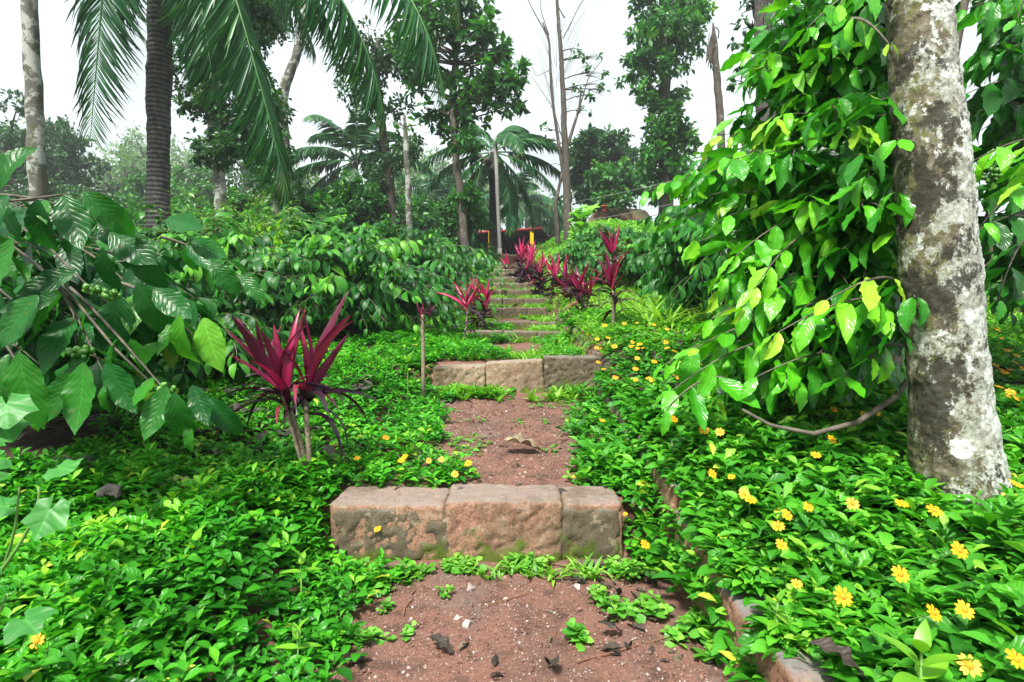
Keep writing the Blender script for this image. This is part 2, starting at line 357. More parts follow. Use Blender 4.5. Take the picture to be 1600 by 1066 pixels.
# the big lichen-covered trunk: moss, black patches, cream crust and white discs
m, nd, ln, pb = newmat('crusted_bark'); M['bark_big'] = m
n0 = ntex(nd, ln, 22, 10, .75); r0 = ramp(nd, [(.3, (.035, .03, .022)), (.5, (.12, .105, .07)), (.68, (.27, .25, .19))]); ln.new(n0.outputs[0], r0.inputs[0]); c = r0.outputs[0]
n1 = ntex(nd, ln, 14, 10, .8, sx=(1, 1, .7)); c = mixc(nd, ln, mapr(nd, ln, n1.outputs[0], .48, .53, 0, .85), c, (.11, .12, .025))
tcx = nd.new('ShaderNodeTexCoord'); sx_ = nd.new('ShaderNodeSeparateXYZ'); ln.new(tcx.outputs['Object'], sx_.inputs[0])
n2 = ntex(nd, ln, 13, 12, .8, sx=(1, 1, .75)); gnb = nd.new('ShaderNodeNewGeometry'); gsb = nd.new('ShaderNodeSeparateXYZ'); ln.new(gnb.outputs['Normal'], gsb.inputs[0]); side = mapr(nd, ln, gsb.outputs[0], -.8, .8, -.025, .12)
v2 = math_(nd, ln, 'ADD', n2.outputs[0], side); c = mixc(nd, ln, mapr(nd, ln, v2, .50, .535, 0, .9), c, (.35, .37, .32))
n3 = ntex(nd, ln, 17, 9, .7, sx=(1, 1, .8)); v3 = math_(nd, ln, 'ADD', n3.outputs[0], side); c = mixc(nd, ln, mapr(nd, ln, v3, .575, .595, 0, .95), c, (.55, .58, .54))
n4 = ntex(nd, ln, 8, 12, .78, sx=(1, 1, .7)); v4 = math_(nd, ln, 'SUBTRACT', n4.outputs[0], math_(nd, ln, 'MULTIPLY', side, .5)); c = mixc(nd, ln, mapr(nd, ln, v4, .50, .525, 0, .92), c, (.024, .022, .016))
vo = nd.new('ShaderNodeTexVoronoi'); vo.inputs['Scale'].default_value = 9; mp = nd.new('ShaderNodeMapping'); mp.inputs['Scale'].default_value = (1, 1, .8)
nw = ntex(nd, ln, 20, 3); av = nd.new('ShaderNodeVectorMath'); av.operation = 'MULTIPLY_ADD'; av.inputs[1].default_value = (.06, .06, .06); ln.new(nw.outputs['Color'], av.inputs[0]); ln.new(tcx.outputs['Object'], av.inputs[2])
ln.new(av.outputs[0], mp.inputs[0]); ln.new(mp.outputs[0], vo.inputs['Vector'])
sc_c = nd.new('ShaderNodeSeparateColor'); ln.new(vo.outputs['Color'], sc_c.inputs[0])
disc = math_(nd, ln, 'MULTIPLY', mapr(nd, ln, vo.outputs['Distance'], .2, .24, 1, 0), mapr(nd, ln, sc_c.outputs[0], .60, .62, 0, 1))
c = mixc(nd, ln, math_(nd, ln, 'MULTIPLY', disc, .95), c, (.72, .74, .70))
n5 = ntex(nd, ln, 90, 4, .7); c = mixc(nd, ln, mapr(nd, ln, n5.outputs[0], .35, .6, .55, 0), c, (.06, .055, .04))
ln.new(c, pb.inputs['Base Color']); pb.inputs['Roughness'].default_value = .92; pb.inputs['Specular IOR Level'].default_value = .15
b = nd.new('ShaderNodeBump'); b.inputs['Strength'].default_value = .8; b.inputs['Distance'].default_value = .006
ln.new(math_(nd, ln, 'ADD', n0.outputs[0], math_(nd, ln, 'ADD', n5.outputs[0], math_(nd, ln, 'MULTIPLY', disc, .4))), b.inputs['Height']); ln.new(b.outputs[0], pb.inputs['Normal'])

# laterite blocks: pitted, tan to pink, moss low down and in the joints
def laterite(name, tan, pink, moss_hi, grey=.6):
    m, nd, ln, pb = newmat(name)
    n = ntex(nd, ln, 7, 6, .6); r = ramp(nd, [(.35, pink), (.65, tan)]); ln.new(n.outputs[0], r.inputs[0]); c = r.outputs[0]
    f = ntex(nd, ln, 150, 6, .8); c = mixc(nd, ln, mapr(nd, ln, f.outputs[0], .40, .54, .85, 0), c, (.08, .055, .038)); f9 = ntex(nd, ln, 26, 5, .7); c = mixc(nd, ln, mapr(nd, ln, f9.outputs[0], .54, .64, 0, .5), c, (.45, .36, .26))
    sx_ = nd.new('ShaderNodeSeparateXYZ'); tc = nd.new('ShaderNodeTexCoord'); ln.new(tc.outputs['Object'], sx_.inputs[0])
    gm = nd.new('ShaderNodeNewGeometry'); gs = nd.new('ShaderNodeSeparateXYZ'); ln.new(gm.outputs['Normal'], gs.inputs[0])
    g = ntex(nd, ln, 9, 6, .7)
    c = mixc(nd, ln, math_(nd, ln, 'MULTIPLY', mapr(nd, ln, gs.outputs[2], .3, .8, .0, 1), mapr(nd, ln, g.outputs[0], .3, .5, .3, grey)), c, (.17, .17, .165))
    d = ntex(nd, ln, 5, 7, .7, sx=(1, 1, .35)); c = mixc(nd, ln, mapr(nd, ln, d.outputs[0], .52, .66, 0, .7), c, (.10, .075, .05))
    ms = ntex(nd, ln, 13, 7, .7); zz = mapr(nd, ln, sx_.outputs[2], 0, moss_hi, .26, -.08)
    c = mixc(nd, ln, mapr(nd, ln, math_(nd, ln, 'ADD', ms.outputs[0], zz), .58, .66, 0, .9), c, mixc(nd, ln, g.outputs[0], (.03, .06, .008), (.12, .17, .02)))
    ln.new(c, pb.inputs['Base Color']); pb.inputs['Roughness'].default_value = .95; pb.inputs['Specular IOR Level'].default_value = .15
    b = nd.new('ShaderNodeBump'); b.inputs['Strength'].default_value = .9; b.inputs['Distance'].default_value = .004
    ln.new(f.outputs[0], b.inputs['Height']); ln.new(b.outputs[0], pb.inputs['Normal']); return m
M['lat_pink'] = laterite('pinkish_laterite', (.34, .215, .135), (.34, .175, .12), .18)
M['lat_tan'] = laterite('tan_laterite', (.36, .29, .2), (.3, .2, .13), .13, .4)
M['lat_old'] = laterite('weathered_laterite', (.14, .125, .085), (.10, .085, .055), .2, .5)

M['lat_wall'] = laterite('wall_laterite', (.32, .2, .12), (.3, .15, .1), .5, .9)
# ground: red grit on the path, dark soil elsewhere
m, nd, ln, pb = newmat('ground_soil'); M['ground'] = m
a = nd.new('ShaderNodeAttribute'); a.attribute_name = 'rnd'
n1 = ntex(nd, ln, 3.2, 5, .6); n2 = ntex(nd, ln, 120, 4, .8); n3 = ntex(nd, ln, 14, 5, .6)
rg = ramp(nd, [(.3, (.12, .075, .058)), (.46, (.21, .105, .076)), (.56, (.185, .1, .08)), (.64, (.155, .128, .112))]); ln.new(n1.outputs[0], rg.inputs[0])
c = mixc(nd, ln, mapr(nd, ln, n2.outputs[0], .35, .6, .75, 0), rg.outputs[0], (.10, .05, .04))
c = mixc(nd, ln, mapr(nd, ln, n2.outputs[0], .6, .7, 0, .6), c, (.46, .3, .24))
c = mixc(nd, ln, mapr(nd, ln, n3.outputs[0], .5, .66, 0, .85), c, (.075, .045, .035))
rs = ramp(nd, [(.35, (.018, .013, .010)), (.65, (.06, .04, .028))]); ln.new(n3.outputs[0], rs.inputs[0])
c = mixc(nd, ln, a.outputs['Fac'], rs.outputs[0], c); ln.new(c, pb.inputs['Base Color'])
pb.inputs['Roughness'].default_value = .95; pb.inputs['Specular IOR Level'].default_value = .15
b = nd.new('ShaderNodeBump'); b.inputs['Strength'].default_value = .9; b.inputs['Distance'].default_value = .006; ln.new(math_(nd, ln, 'ADD', n2.outputs[0], n3.outputs[0]), b.inputs['Height']); ln.new(b.outputs[0], pb.inputs['Normal'])
m, nd, ln, pb = newmat('earth'); M['earth'] = m
n1 = ntex(nd, ln, 1.2, 7, .7); r = ramp(nd, [(.38, (.05, .09, .02)), (.46, (.12, .07, .04)), (.7, (.26, .13, .07))]); ln.new(n1.outputs[0], r.inputs[0]); ln.new(r.outputs[0], pb.inputs['Base Color']); pb.inputs['Roughness'].default_value = .95
b = nd.new('ShaderNodeBump'); b.inputs['Distance'].default_value = .1; ln.new(n1.outputs[0], b.inputs['Height']); ln.new(b.outputs[0], pb.inputs['Normal'])

# ------------------------------------------------------------------ GROUND
def axis(lo, hi, step, far, g=1.12):
    a = list(np.arange(lo, hi+1e-6, step)); s = step; x = a[-1]
    while x < far: s *= g; x += s; a.append(x)
    s = step; x = a[0]; pre = []
    while x > -far and lo > -5 and len(pre) < 90: s *= g; x -= s; pre.append(x)
    return np.array(pre[::-1]+a)
xs = axis(-2.6, 3.0, .045, 320); ys_ = np.concatenate([[-300, -120, -50, -20, -8, -4, -2, -1], np.arange(-.5, 6.6, .045), np.arange(6.65, 24, .12)])
ys = list(ys_); s_ = .12
while ys[-1] < 500: s_ *= 1.12; ys.append(ys[-1]+s_)
ys = np.array(ys)
GX, GY = np.meshgrid(xs, ys)
GZ = G(GX, GY)
bumpy = .010*fbm(P3(GX, GY), 9, 3)+.005*fbm(P3(GX, GY), 40, 2)
GZ = GZ+bumpy
pm = (1-sm(.50, .75, -GX))*(1-sm(.52, .62, GX))*(1-sm(19, 21, GY))
g = Geo(); ny, nx = GX.shape
i, j = np.meshgrid(np.arange(ny-1), np.arange(nx-1), indexing='ij'); a0 = (i*nx+j).ravel()
T = np.concatenate([np.stack([a0, a0+1, a0+nx+1], 1), np.stack([a0, a0+nx+1, a0+nx], 1)])
g.add(np.stack([GX, GY, GZ], -1).reshape(-1, 3), T, None, pm.ravel())
tag(g.build('ground', M['ground']), 'red gritty path soil between dark leaf covered slopes', kind='structure')

# ------------------------------------------------------------------ STEPS of laterite blocks
def roundbox(g, c, size, r, disp, seed, rotz=0, tilt=0, step=.014, rnd=.5):
    hx, hy, hz = np.array(size)/2
    Vs, Ts, off = [], [], 0
    nx_, ny_, nz_ = [max(3, int(s/step)) for s in size]
    for ax, sg in ((0, -1), (0, 1), (1, -1), (1, 1), (2, -1), (2, 1)):
        o = [k for k in range(3) if k != ax]; nn = (nx_, ny_, nz_)
        u, v = np.meshgrid(np.linspace(-1, 1, nn[o[0]]+1), np.linspace(-1, 1, nn[o[1]]+1), indexing='ij')
        P = np.zeros(u.shape+(3,)); P[..., o[0]] = u*(hx, hy, hz)[o[0]]; P[..., o[1]] = v*(hx, hy, hz)[o[1]]; P[..., ax] = sg*(hx, hy, hz)[ax]
        m_, n_ = u.shape; ii, jj = np.meshgrid(np.arange(m_-1), np.arange(n_-1), indexing='ij'); q = (ii*n_+jj).ravel()
        flip = (sg > 0) == (ax != 1)
        t1 = np.stack([q, q+n_, q+n_+1], 1); t2 = np.stack([q, q+n_+1, q+1], 1); T = np.concatenate([t1, t2])
        if not flip: T = T[:, ::-1]
        Vs.append(P.reshape(-1, 3)); Ts.append(T+off); off += m_*n_
    V = np.concatenate(Vs); T = np.concatenate(Ts)
    inner = np.clip(V, [-hx+r, -hy+r, -hz+r], [hx-r, hy-r, hz-r]); d = V-inner; L = np.linalg.norm(d, axis=1, keepdims=True)
    V = np.where(L > 1e-9, inner+d/np.maximum(L, 1e-9)*r, V); nrm = vn(np.where(L > 1e-9, d, V))
    N = V+seed*3.7
    V = V+nrm*(disp*.6*fbm(N, 9, 3)+.35*disp*noise(N, 45)-disp*.8*np.clip(noise(N, 75, 5)-.25, 0, 1)*2)[:, None]
    cz, sz = math.cos(rotz), math.sin(rotz); ct, st = math.cos(tilt), math.sin(tilt)
    V = np.stack([V[:, 0]*ct-V[:, 2]*st, V[:, 1], V[:, 0]*st+V[:, 2]*ct], 1)
    V = np.stack([V[:, 0]*cz-V[:, 1]*sz, V[:, 0]*sz+V[:, 1]*cz, V[:, 2]], 1)+np.array(c)
    g.add(V, T, None, rnd)
def weld(o):
    import bmesh
    bm = bmesh.new(); bm.from_mesh(o.data); bmesh.ops.remove_doubles(bm, verts=bm.verts, dist=.0006); bm.to_mesh(o.data); bm.free()
ORD = ['lowest', 'second', 'third', 'fourth', 'fifth', 'sixth', 'seventh', 'eighth', 'ninth', 'tenth', 'eleventh', 'twelfth', 'thirteenth', 'fourteenth', 'fifteenth', 'sixteenth', 'topmost']
rg_ = random.Random(4)
for k, (Y, bz, tz, xl, xr) in enumerate(STEPS):
    lab = {0: 'lowest step of the path, three pink laterite blocks with mossy joints', 1: 'second step from the bottom, tan laterite blocks beside the dead stalk',
           len(STEPS)-1: 'topmost small stone step just before the shed'}.get(k, '%s laterite step counting up from the lowest one' % ORD[k])
    st = root('stone_step', ((xl+xr)/2, Y+.1, bz-.06), lab, 'step', 'laterite steps climbing the path')
    if k == 0: cuts = [-.585, -.215, .165, .36]
    elif k == 1: cuts = [-.485, -.16, .20, .575]
    else:
        cuts = [xl, xl+.3+.06*rg_.random(), xl+.64+.05*rg_.random(), xr]
    for q in range(3):
        x0, x1 = cuts[q], cuts[q+1]; ln_ = x1-x0
        dz = (.0, .012, .004)[q] if k == 0 else ((-.028, .0, .028)[q] if k == 1 else rg_.uniform(-.008, .008))
        til = (-.01, .0, .02)[q] if k == 0 else ((.03, .05, .0)[q] if k == 1 else rg_.uniform(-.01, .01))
        g = Geo(); hgt = tz-bz+.07
        gap = .004 if k == 0 else .002
        roundbox(g, ((x0+x1)/2, Y+.10+(.0 if k else (.012, 0, .012)[q]), tz+dz-hgt/2), (ln_-gap, .2, hgt), .016 if k == 0 else .012, .008, k*3+q, rg_.uniform(-.015, .015), til, .009 if k < 2 else .02)
        mt = M['lat_pink'] if k == 0 else (M['lat_tan'] if k == 1 and q < 2 else M['lat_old'])
        o = g.build('block', mt, st); weld(o)
        if k == 1 and q == 2: o['label'] = 'dark pitted end block'
    if k == 0:   # packed earth and moss filling behind the joints and under the blocks
        g = Geo(); roundbox(g, (-.115, Y+.108, bz+.072), (.92, .2, .18), .02, .012, 77, 0, 0, .012); o = g.build('joint_fill', M['lat_old'], st); weld(o)
# side kerb of laterite on the right edge of the path
g_r = root('side_wall', (.55, 3.5, -1.0), 'low laterite kerb wall edging the right side of the path', 'wall')
yy = .95; q = 0
while yy < 6.1:
    L = .36+.05*rg_.random(); ym = yy+L/2
    top = float(np.interp(ym, [0, 1.2, 1.9, 3.4, 3.6, 5.2, 6.3, 8.2], [-.625, -.615, -.50, -.31, -.22, -.04, .06, .42]))
    g = Geo(); roundbox(g, (.54+(.04 if 3.3 < ym < 6 else 0), ym, top-.14), (.11, L-.006, .28), .02, .009, 30+q, rg_.uniform(-.03, .03), 0, .012 if yy < 3 else .02)
    o = g.build('block', M['lat_wall'] if q < 3 else M['lat_old'], g_r); weld(o); yy += L; q += 1

# ------------------------------------------------------------------ LOW PLANTS
def frustum(X, Y, Z, m=60):
    v = np.stack([X, Y*cp - Z*sp, Y*sp+Z*cp], -1)
    px = 800+F*v[:, 0]/np.maximum(v[:, 1], .01); py = 533-F*v[:, 2]/np.maximum(v[:, 1], .01)
    return (v[:, 1] > .3), px, py
def scatter(rng, x0, x1, y0, y1, n): return rng.uniform(x0, x1, n), rng.uniform(y0, y1, n)
def path_bare(X, Y):
    """1 where the path is bare earth"""
    e = .07*fbm(P3(X, Y), 6, 3)+.05*fbm(P3(X, Y), 20, 2, 3)
    cover = np.zeros_like(X)
    # foreground landing
    l0 = np.interp(Y, [1.0, 1.2, 1.45, 1.62, 1.78], [-.36, -.38, -.42, -.35, -.12]); r0 = np.interp(Y, [1.0, 1.3, 1.55, 1.7, 1.78], [.44, .42, .36, .26, .1])
    A = (Y < 1.78) & ((X > l0+e) | ((Y > 1.68+e*.5) & (X > -.5+e))) & ((X < r0+e) | ((Y > 1.55) & (X < .42+e*.5))) & (Y < 1.78)
    l1 = np.interp(Y, [1.95, 2.1, 2.25, 2.6, 3.0, 3.3], [-.2, -.15, -.31, -.35, -.37, -.34]); r1 = np.interp(Y, [1.9, 2.05, 2.3, 2.6, 3.0, 3.35], [.33, .12, .31, .27, .38, .45])
    B = (Y >= 1.9) & (Y < 3.5) & (X > l1+e) & (X < r1+e) & (Y < 3.33+e*.7)
    C = (Y >= 3.72) & (Y < 5.3) & (X > -.25+e*2) & (X < .27+e*2) & (Y > 4.2+e) & (Y < 5.1)
    D = (Y > 6) & (np.abs(X-.05+e*2.2) < .22)
    return A | B | C | D
def on_block(X, Y, padf=.0):
    r = np.zeros_like(X, bool)
    for (Ys, b_, t_, l, r_) in STEPS: r |= (Y > Ys-.015) & (Y < Ys+.2) & (X > l-.01) & (X < r_+.02)
    r |= (X > .49) & (X < .59) & (Y > 1.0) & (Y < 1.5)
    return r
def plants(g, rng, X, Y, size, hgt, tpls, npair=3, up=.55, col=(.1, .9), sizevar=.5, Z=None):
    N = len(X); Z = G(X, Y) if Z is None else Z
    hh = hgt*(0.35+.65*rng.random(N))*(1+.7*fbm(P3(X, Y), 3.5, 2, 9))
    top = np.stack([X+rng.normal(0, .012, N), Y+rng.normal(0, .012, N), Z+np.maximum(hh, .008)], 1)
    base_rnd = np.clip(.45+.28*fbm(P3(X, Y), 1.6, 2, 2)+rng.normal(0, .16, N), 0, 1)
    tiltv = rng.normal(0, .25, (N, 3)); tiltv[:, 2] = 1; ax = vn(tiltv)
    a0 = rng.uniform(0, math.pi, N)
    for k in range(npair):
        z = (k/npair); s_ = size*(1-.32*k/max(1, npair-1) if npair > 1 else 1)
        for sgn in (0, math.pi):
            a_ = a0+k*math.pi/2+sgn+rng.normal(0, .25, N)
            hor = np.stack([np.cos(a_), np.sin(a_), np.zeros(N)], 1)
            el = (up*(.35+k*.45)+rng.normal(0, .22, N))[:, None]
            d = vn(hor+ax*el)
            keep = rng.random(N) < .93
            pos = top-ax*((npair-1-k)*.012+0.0)[:, None] if not np.isscalar((npair-1-k)) else top-ax*(npair-1-k)*.010*size/.045
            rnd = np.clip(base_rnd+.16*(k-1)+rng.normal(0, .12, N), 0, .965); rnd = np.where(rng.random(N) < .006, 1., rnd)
            sel = rng.integers(0, len(tpls), N)
            for q, tp in enumerate(tpls):
                mk = keep & (sel == q)
                g.inst(tp, pos[mk], d[mk], ax[mk]+.0*d[mk], (s_*(1+sizevar*rng.normal(0, .6, N).clip(-1, 1)))[mk], rnd[mk], rng.normal(0, .25, mk.sum()))
rng = np.random.default_rng(11)
def cover_points(rng, x0, x1, y0, y1, dens, bare=True):
    n = int((x1-x0)*(y1-y0)*dens); X, Y = scatter(rng, x0, x1, y0, y1, n)
    ok, px, py = frustum(X, Y, G(X, Y)+.04); k = ok & (px > -380) & (px < 2050) & (py < 1400)
    X, Y = X[k], Y[k]
    if bare: k = ~path_bare(X, Y) & ~on_block(X, Y); X, Y = X[k], Y[k]
    return X, Y
g = Geo()
X, Y = cover_points(rng, -3.2, .1, .75, 2.0, 2000)
k = fbm(P3(X, Y), 2.2, 2, 21) > -.62; X, Y = X[k], Y[k]
low = (X > -.62)
plants(g, rng, X[~low], Y[~low], .045, .11, WED, 3, up=.9); plants(g, rng, X[low], Y[low], .038, .055, WED, 3, up=.8)
X, Y = cover_points(rng, -6.5, .0, 2.0, 6.5, 900)
k = (fbm(P3(X, Y), 2., 2, 21) > -.35-.3*(X > -1.3)); X, Y = X[k], Y[k]
plants(g, rng, X, Y, .042, .07, WED, 3, up=.8)
tag(g.build('ground_cover', M['wed']), 'dense green creeping leaves carpeting the left slope', 'ground cover', kind='stuff')
g = Geo()
X, Y = cover_points(rng, .3, 3.2, .6, 2.3, 1150); k = (X > .42)|(Y > 1.9); X, Y = X[k], Y[k]
k = ~((X > .4) & (X < .59) & (Y < 1.45) & (rng.random(len(X)) < .7)); X, Y = X[k], Y[k]
plants(g, rng, X, Y, .056, .11, WED, 3, up=.85)
X, Y = cover_points(rng, .57, .9, .7, 2.4, 1500); plants(g, rng, X, Y, .05, .06, WED, 3, up=.7)
X, Y = cover_points(rng, .22, 6, 2.0, 5.4, 700); k = ~((X > .47) & (X < .68) & (Y > 3.25) & (rng.random(len(X)) < .8)); X, Y = X[k], Y[k]; plants(g, rng, X, Y, .05, .07, WED, 3, up=.7)
pass
n = 2600; Y = 1.05+4.8*rng.random(n)**1.5; X = .49+.16*rng.random(n)-.12*rng.random(n)*(rng.random(n) < .4)*(Y > 1.8); Z = np.interp(Y, [0, 1.2, 1.9, 3.4, 3.6, 5.2, 6.3], [-.625, -.615, -.50, -.31, -.22, -.04, .06])-.1*(X < .5)
k = (fbm(P3(X, Y), 4, 2, 60) > -.6+1.0*(Y > 3.3)+.45*(Y < 1.25)); X, Y, Z = X[k], Y[k], Z[k]; plants(g, rng, X, Y, .05, .05, WED, 3, up=.5, Z=Z)
tag(g.build('flower_bank_leaves', M['wedr']), 'glossy toothed green leaves covering the right bank', 'ground cover', kind='stuff')
# leaves closing round both ends of every step
g = Geo()
for k_, (Ys, b_, t_, l, r_) in enumerate(STEPS):
    nE = 150 if k_ < 2 else 60
    X = np.concatenate([l-.02-.2*rng.random(nE), r_+.02+.10*rng.random(nE//2 if k_ == 0 else 6)]); Y = Ys-.10+.42*rng.random(len(X)); Zs = np.minimum(G(X, Y)+0*X, t_)
    plants(g, rng, X, Y, .04 if k_ < 3 else .06, .05, WED if k_ < 3 else WED_FAR, 3, up=.6, Z=np.maximum(Zs, b_))
tag(g.build('step_side_leaves', M['wed']), 'green creeping leaves crowding the ends of the steps', 'ground cover', kind='stuff')
# small trailing weeds on path edges and against step bases
g = Geo()
def clump(cx, cy, r, n, size, tpls=ROUND, hgt=.03, npair=3, up=.4):
    a_ = rng.uniform(0, 6.28, n); rr = r*np.sqrt(rng.random(n)); X = cx+rr*np.cos(a_); Y = cy+rr*np.sin(a_)*.6
    k = ~on_block(X, Y); plants(g, rng, X[k], Y[k], size, hgt, tpls, npair, up)
for (px, py, r, n, s_) in [(720, 890, .05, 26, .028), (640, 900, .06, 26, .03), (820, 890, .045, 24, .024), (900, 870, .05, 20, .026), (980, 900, .06, 20, .03), (560, 905, .08, 50, .03), (925, 940, .03, 8, .026), (590, 930, .03, 10, .022),
                           (555, 1010, .05, 14, .026), (900, 1000, .025, 6, .03), (960, 960, .03, 7, .03), (1010, 960, .05, 12, .03), (1060, 1000, .04, 8, .032), (700, 930, .02, 5, .02), (640, 995, .015, 3, .02), (610, 960, .02, 4, .02),
                           (1050, 880, .07, 30, .032), (1120, 960, .08, 34, .04), (1150, 1010, .06, 20, .045), (1240, 1060, .06, 16, .05)]:
    p = ray_ground(px, py); clump(p[0], p[1], r, n, s_)
# scattered sprigs over the landings
X, Y = scatter(rng, -.4, .5, 2.0, 3.4, 900); e = fbm(P3(X, Y), 7, 2, 40); edge = np.abs(X-.02)/.33
k = (e+edge*.55 > .52) & ~on_block(X, Y); plants(g, rng, X[k], Y[k], .022, .015, ROUND+WED_FAR, 2, .35)
tag(g.build('weeds', M['weed']), 'small round leaved weeds on the path and below the steps', 'weeds', kind='stuff')
# grass and narrow leaved weeds
g = Geo()
def tufts(X, Y, size, nb, tpls, col=(.2, 1)):
    N = len(X); Z = G(X, Y)
    for b_ in range(nb):
        a_ = rng.uniform(0, 6.28, N); el = rng.uniform(.5, 2.2, N)
        d = vn(np.stack([np.cos(a_), np.sin(a_), el], 1)); tp = tpls[b_ % len(tpls)]
        g.inst(tp, np.stack([X+rng.normal(0, .008, N), Y+rng.normal(0, .008, N), Z-.004], 1), d, np.broadcast_to(UP, (N, 3)), size*rng.uniform(.5, 1.2, N), rng.uniform(*col, N))
def along(x0, x1, y, n, s_=.03): return rng.uniform(x0, x1, n), y+rng.normal(0, s_, n)-.03
X, Y = along(-.45, .62, 3.43, 190, .05); k = (Y < 3.49) & (fbm(P3(X, Y), 5, 2, 44) > -.1); tufts(X[k], Y[k], .1, 9, LANCE)
X, Y = along(-.1, .34, 1.72, 22, .02); tufts(X, Y, .06, 8, LANCE)
X, Y = scatter(rng, -.9, .75, 3.75, 5.35, 1500); k = ~path_bare(X, Y) & ~on_block(X, Y) & (fbm(P3(X, Y), 3, 2, 5) > -.35); tufts(X[k], Y[k], .075, 7, LANCE+GRASS)
X, Y = scatter(rng, -.9, .8, 5.4, 9.5, 2600); k = ~on_block(X, Y) & (np.abs(X)+.3*fbm(P3(X, Y), 3, 2, 5) > .22); tufts(X[k], Y[k], .10, 6, LANCE+GRASS)
X, Y = scatter(rng, -.8, .8, 9.5, 19, 2600); k = ~on_block(X, Y) & (np.abs(X)+.35*fbm(P3(X, Y), 2, 2, 5) > .34); tufts(X[k], Y[k], .13, 6, LANCE+GRASS)
X, Y = scatter(rng, .65, 7, 3.4, 10, 9000); k = fbm(P3(X, Y), 2, 2, 8) > -.5; tufts(X[k], Y[k], .12, 6, LANCE+GRASS, (.35, 1))
X, Y = scatter(rng, 1.0, 2.6, 4.2, 5.2, 160); tufts(X, Y, .35, 5, GRASS, (.6, 1))
for (Ys, b_, t_, l, r_) in STEPS[2:]:
    n = 46; X = rng.uniform(l-.15, r_+.15, n); X = X[fbm(P3(X, X*0+Ys), 4, 2, 3) > -.15+.25*(np.abs(X) < .2)]; Y = Ys-.05+rng.normal(0, .02, len(X)); Y = np.minimum(Y, Ys-.02); tufts(X, Y, .11, 7, LANCE+GRASS)
tag(g.build('grass', M['grass']), 'light green grass tufts between the steps and on the right bank', 'grass', kind='stuff')
# leafy cover over the steep bank right of the upper steps
g = Geo()
X, Y = scatter(rng, .6, 5, 8.0, 22, 26000); N = len(X); Z = G(X, Y)+rng.uniform(0, .14, N)*(1+fbm(P3(X, Y), 1.1, 2, 4))
d = vn(rng.normal(0, 1, (N, 3))*[1, 1, .5]+[0, 0, .1]); g.inst(WED_FAR[0], np.stack([X, Y, Z], 1), d, np.broadcast_to(UP, (N, 3))+rng.normal(0, .4, (N, 3)), rng.uniform(.06, .13, N), np.clip(rng.normal(.6, .22, N)+.3*fbm(P3(X, Y), .8, 2, 12), 0, 1))
tag(g.build('bank_creeper', M['weed']), 'bright green creeper over the steep bank below the earth mound', 'creeper', kind='stuff')
# dry leaf litter under the shrubs and along the path
g = Geo()
def litter(X, Y, smin, smax, lift=.01, rr=(0, .55)):
    N = len(X); a_ = rng.uniform(0, 6.28, N); Z = G(X, Y)+lift*rng.random(N)
    for q, tp in enumerate([leaf_tpl(.45, 8, 2, .3, 1.2, .05), leaf_tpl(.5, 8, 2, -.5, .6, .06), leaf_tpl(.4, 8, 2, .6, 1.9, .05)]):
        mk = rng.integers(0, 3, N) == q
        g.inst(tp, np.stack([X, Y, Z+.004], 1)[mk], np.stack([np.cos(a_), np.sin(a_), .1+.35*rng.random(N)], 1)[mk], np.broadcast_to(UP, (mk.sum(), 3))+rng.normal(0, .2, (mk.sum(), 3)), rng.uniform(smin, smax, N)[mk], rng.uniform(*rr, N)[mk])
X, Y = scatter(rng, -4.5, -.7, 1.9, 4.6, 1500); k = fbm(P3(X, Y), 1.4, 2, 33) > -.1; litter(X[k], Y[k], .05, .13, .07)
X, Y = scatter(rng, .7, 3.2, 1.9, 4.5, 1100); litter(X, Y, .05, .12, .06)
X, Y = scatter(rng, -.45, .5, .95, 1.75, 130); k = path_bare(X, Y) & (fbm(P3(X, Y), 4, 2, 71)+.5*(X > .2) > .05); litter(X[k], Y[k], .015, .045, .003, (0, .8))
X, Y = scatter(rng, .25, .48, 1.1, 1.75, 60); litter(X, Y, .025, .06, .006, (0, .6))
X, Y = scatter(rng, -.4, .45, 1.98, 3.4, 130); litter(X, Y, .01, .03, .003, (0, .8))
tag(g.build('leaf_litter', M['deadleaf']), 'dark dry leaf litter under the shrubs and along the path edge', 'leaf litter', kind='stuff')
# grit
g = Geo()
X, Y = scatter(rng, -.62, .52, .95, 3.5, 60000); k = path_bare(X, Y) & ~on_block(X, Y); X, Y = X[k], Y[k]; N = len(X)
ico = np.array([[1, 0, 0], [-1, 0, 0], [0, 1, 0], [0, -1, 0], [0, 0, .7], [0, 0, -.7]]); it = np.array([[0, 2, 4], [2, 1, 4], [1, 3, 4], [3, 0, 4], [2, 0, 5], [1, 2, 5], [3, 1, 5], [0, 3, 5]])
s_ = .0018*np.exp(rng.normal(0, .45, N)); s_ = np.where(rng.random(N) < .02, s_*2.8, s_)
g.inst((ico, it, np.zeros((6, 2))), np.stack([X, Y, G(X, Y)+.010*fbm(P3(X, Y), 9, 3)+.005*fbm(P3(X, Y), 40, 2)+.001], 1), rng.normal(0, 1, (N, 3)), rng.normal(0, 1, (N, 3)), s_, rng.random(N))
m, nd, ln, pb = newmat('grit'); a = nd.new('ShaderNodeAttribute'); a.attribute_name = 'rnd'; r = ramp(nd, [(0, (.09, .04, .03)), (.5, (.17, .09, .068)), (.85, (.23, .155, .13)), (.95, (.3, .27, .25)), (1, (.5, .42, .36))]); ln.new(a.outputs['Fac'], r.inputs[0]); ln.new(r.outputs[0], pb.inputs['Base Color']); pb.inputs['Roughness'].default_value = .9
tag(g.build('gravel', m, smooth=False), 'reddish grit strewn over the bare path', 'gravel', kind='stuff')

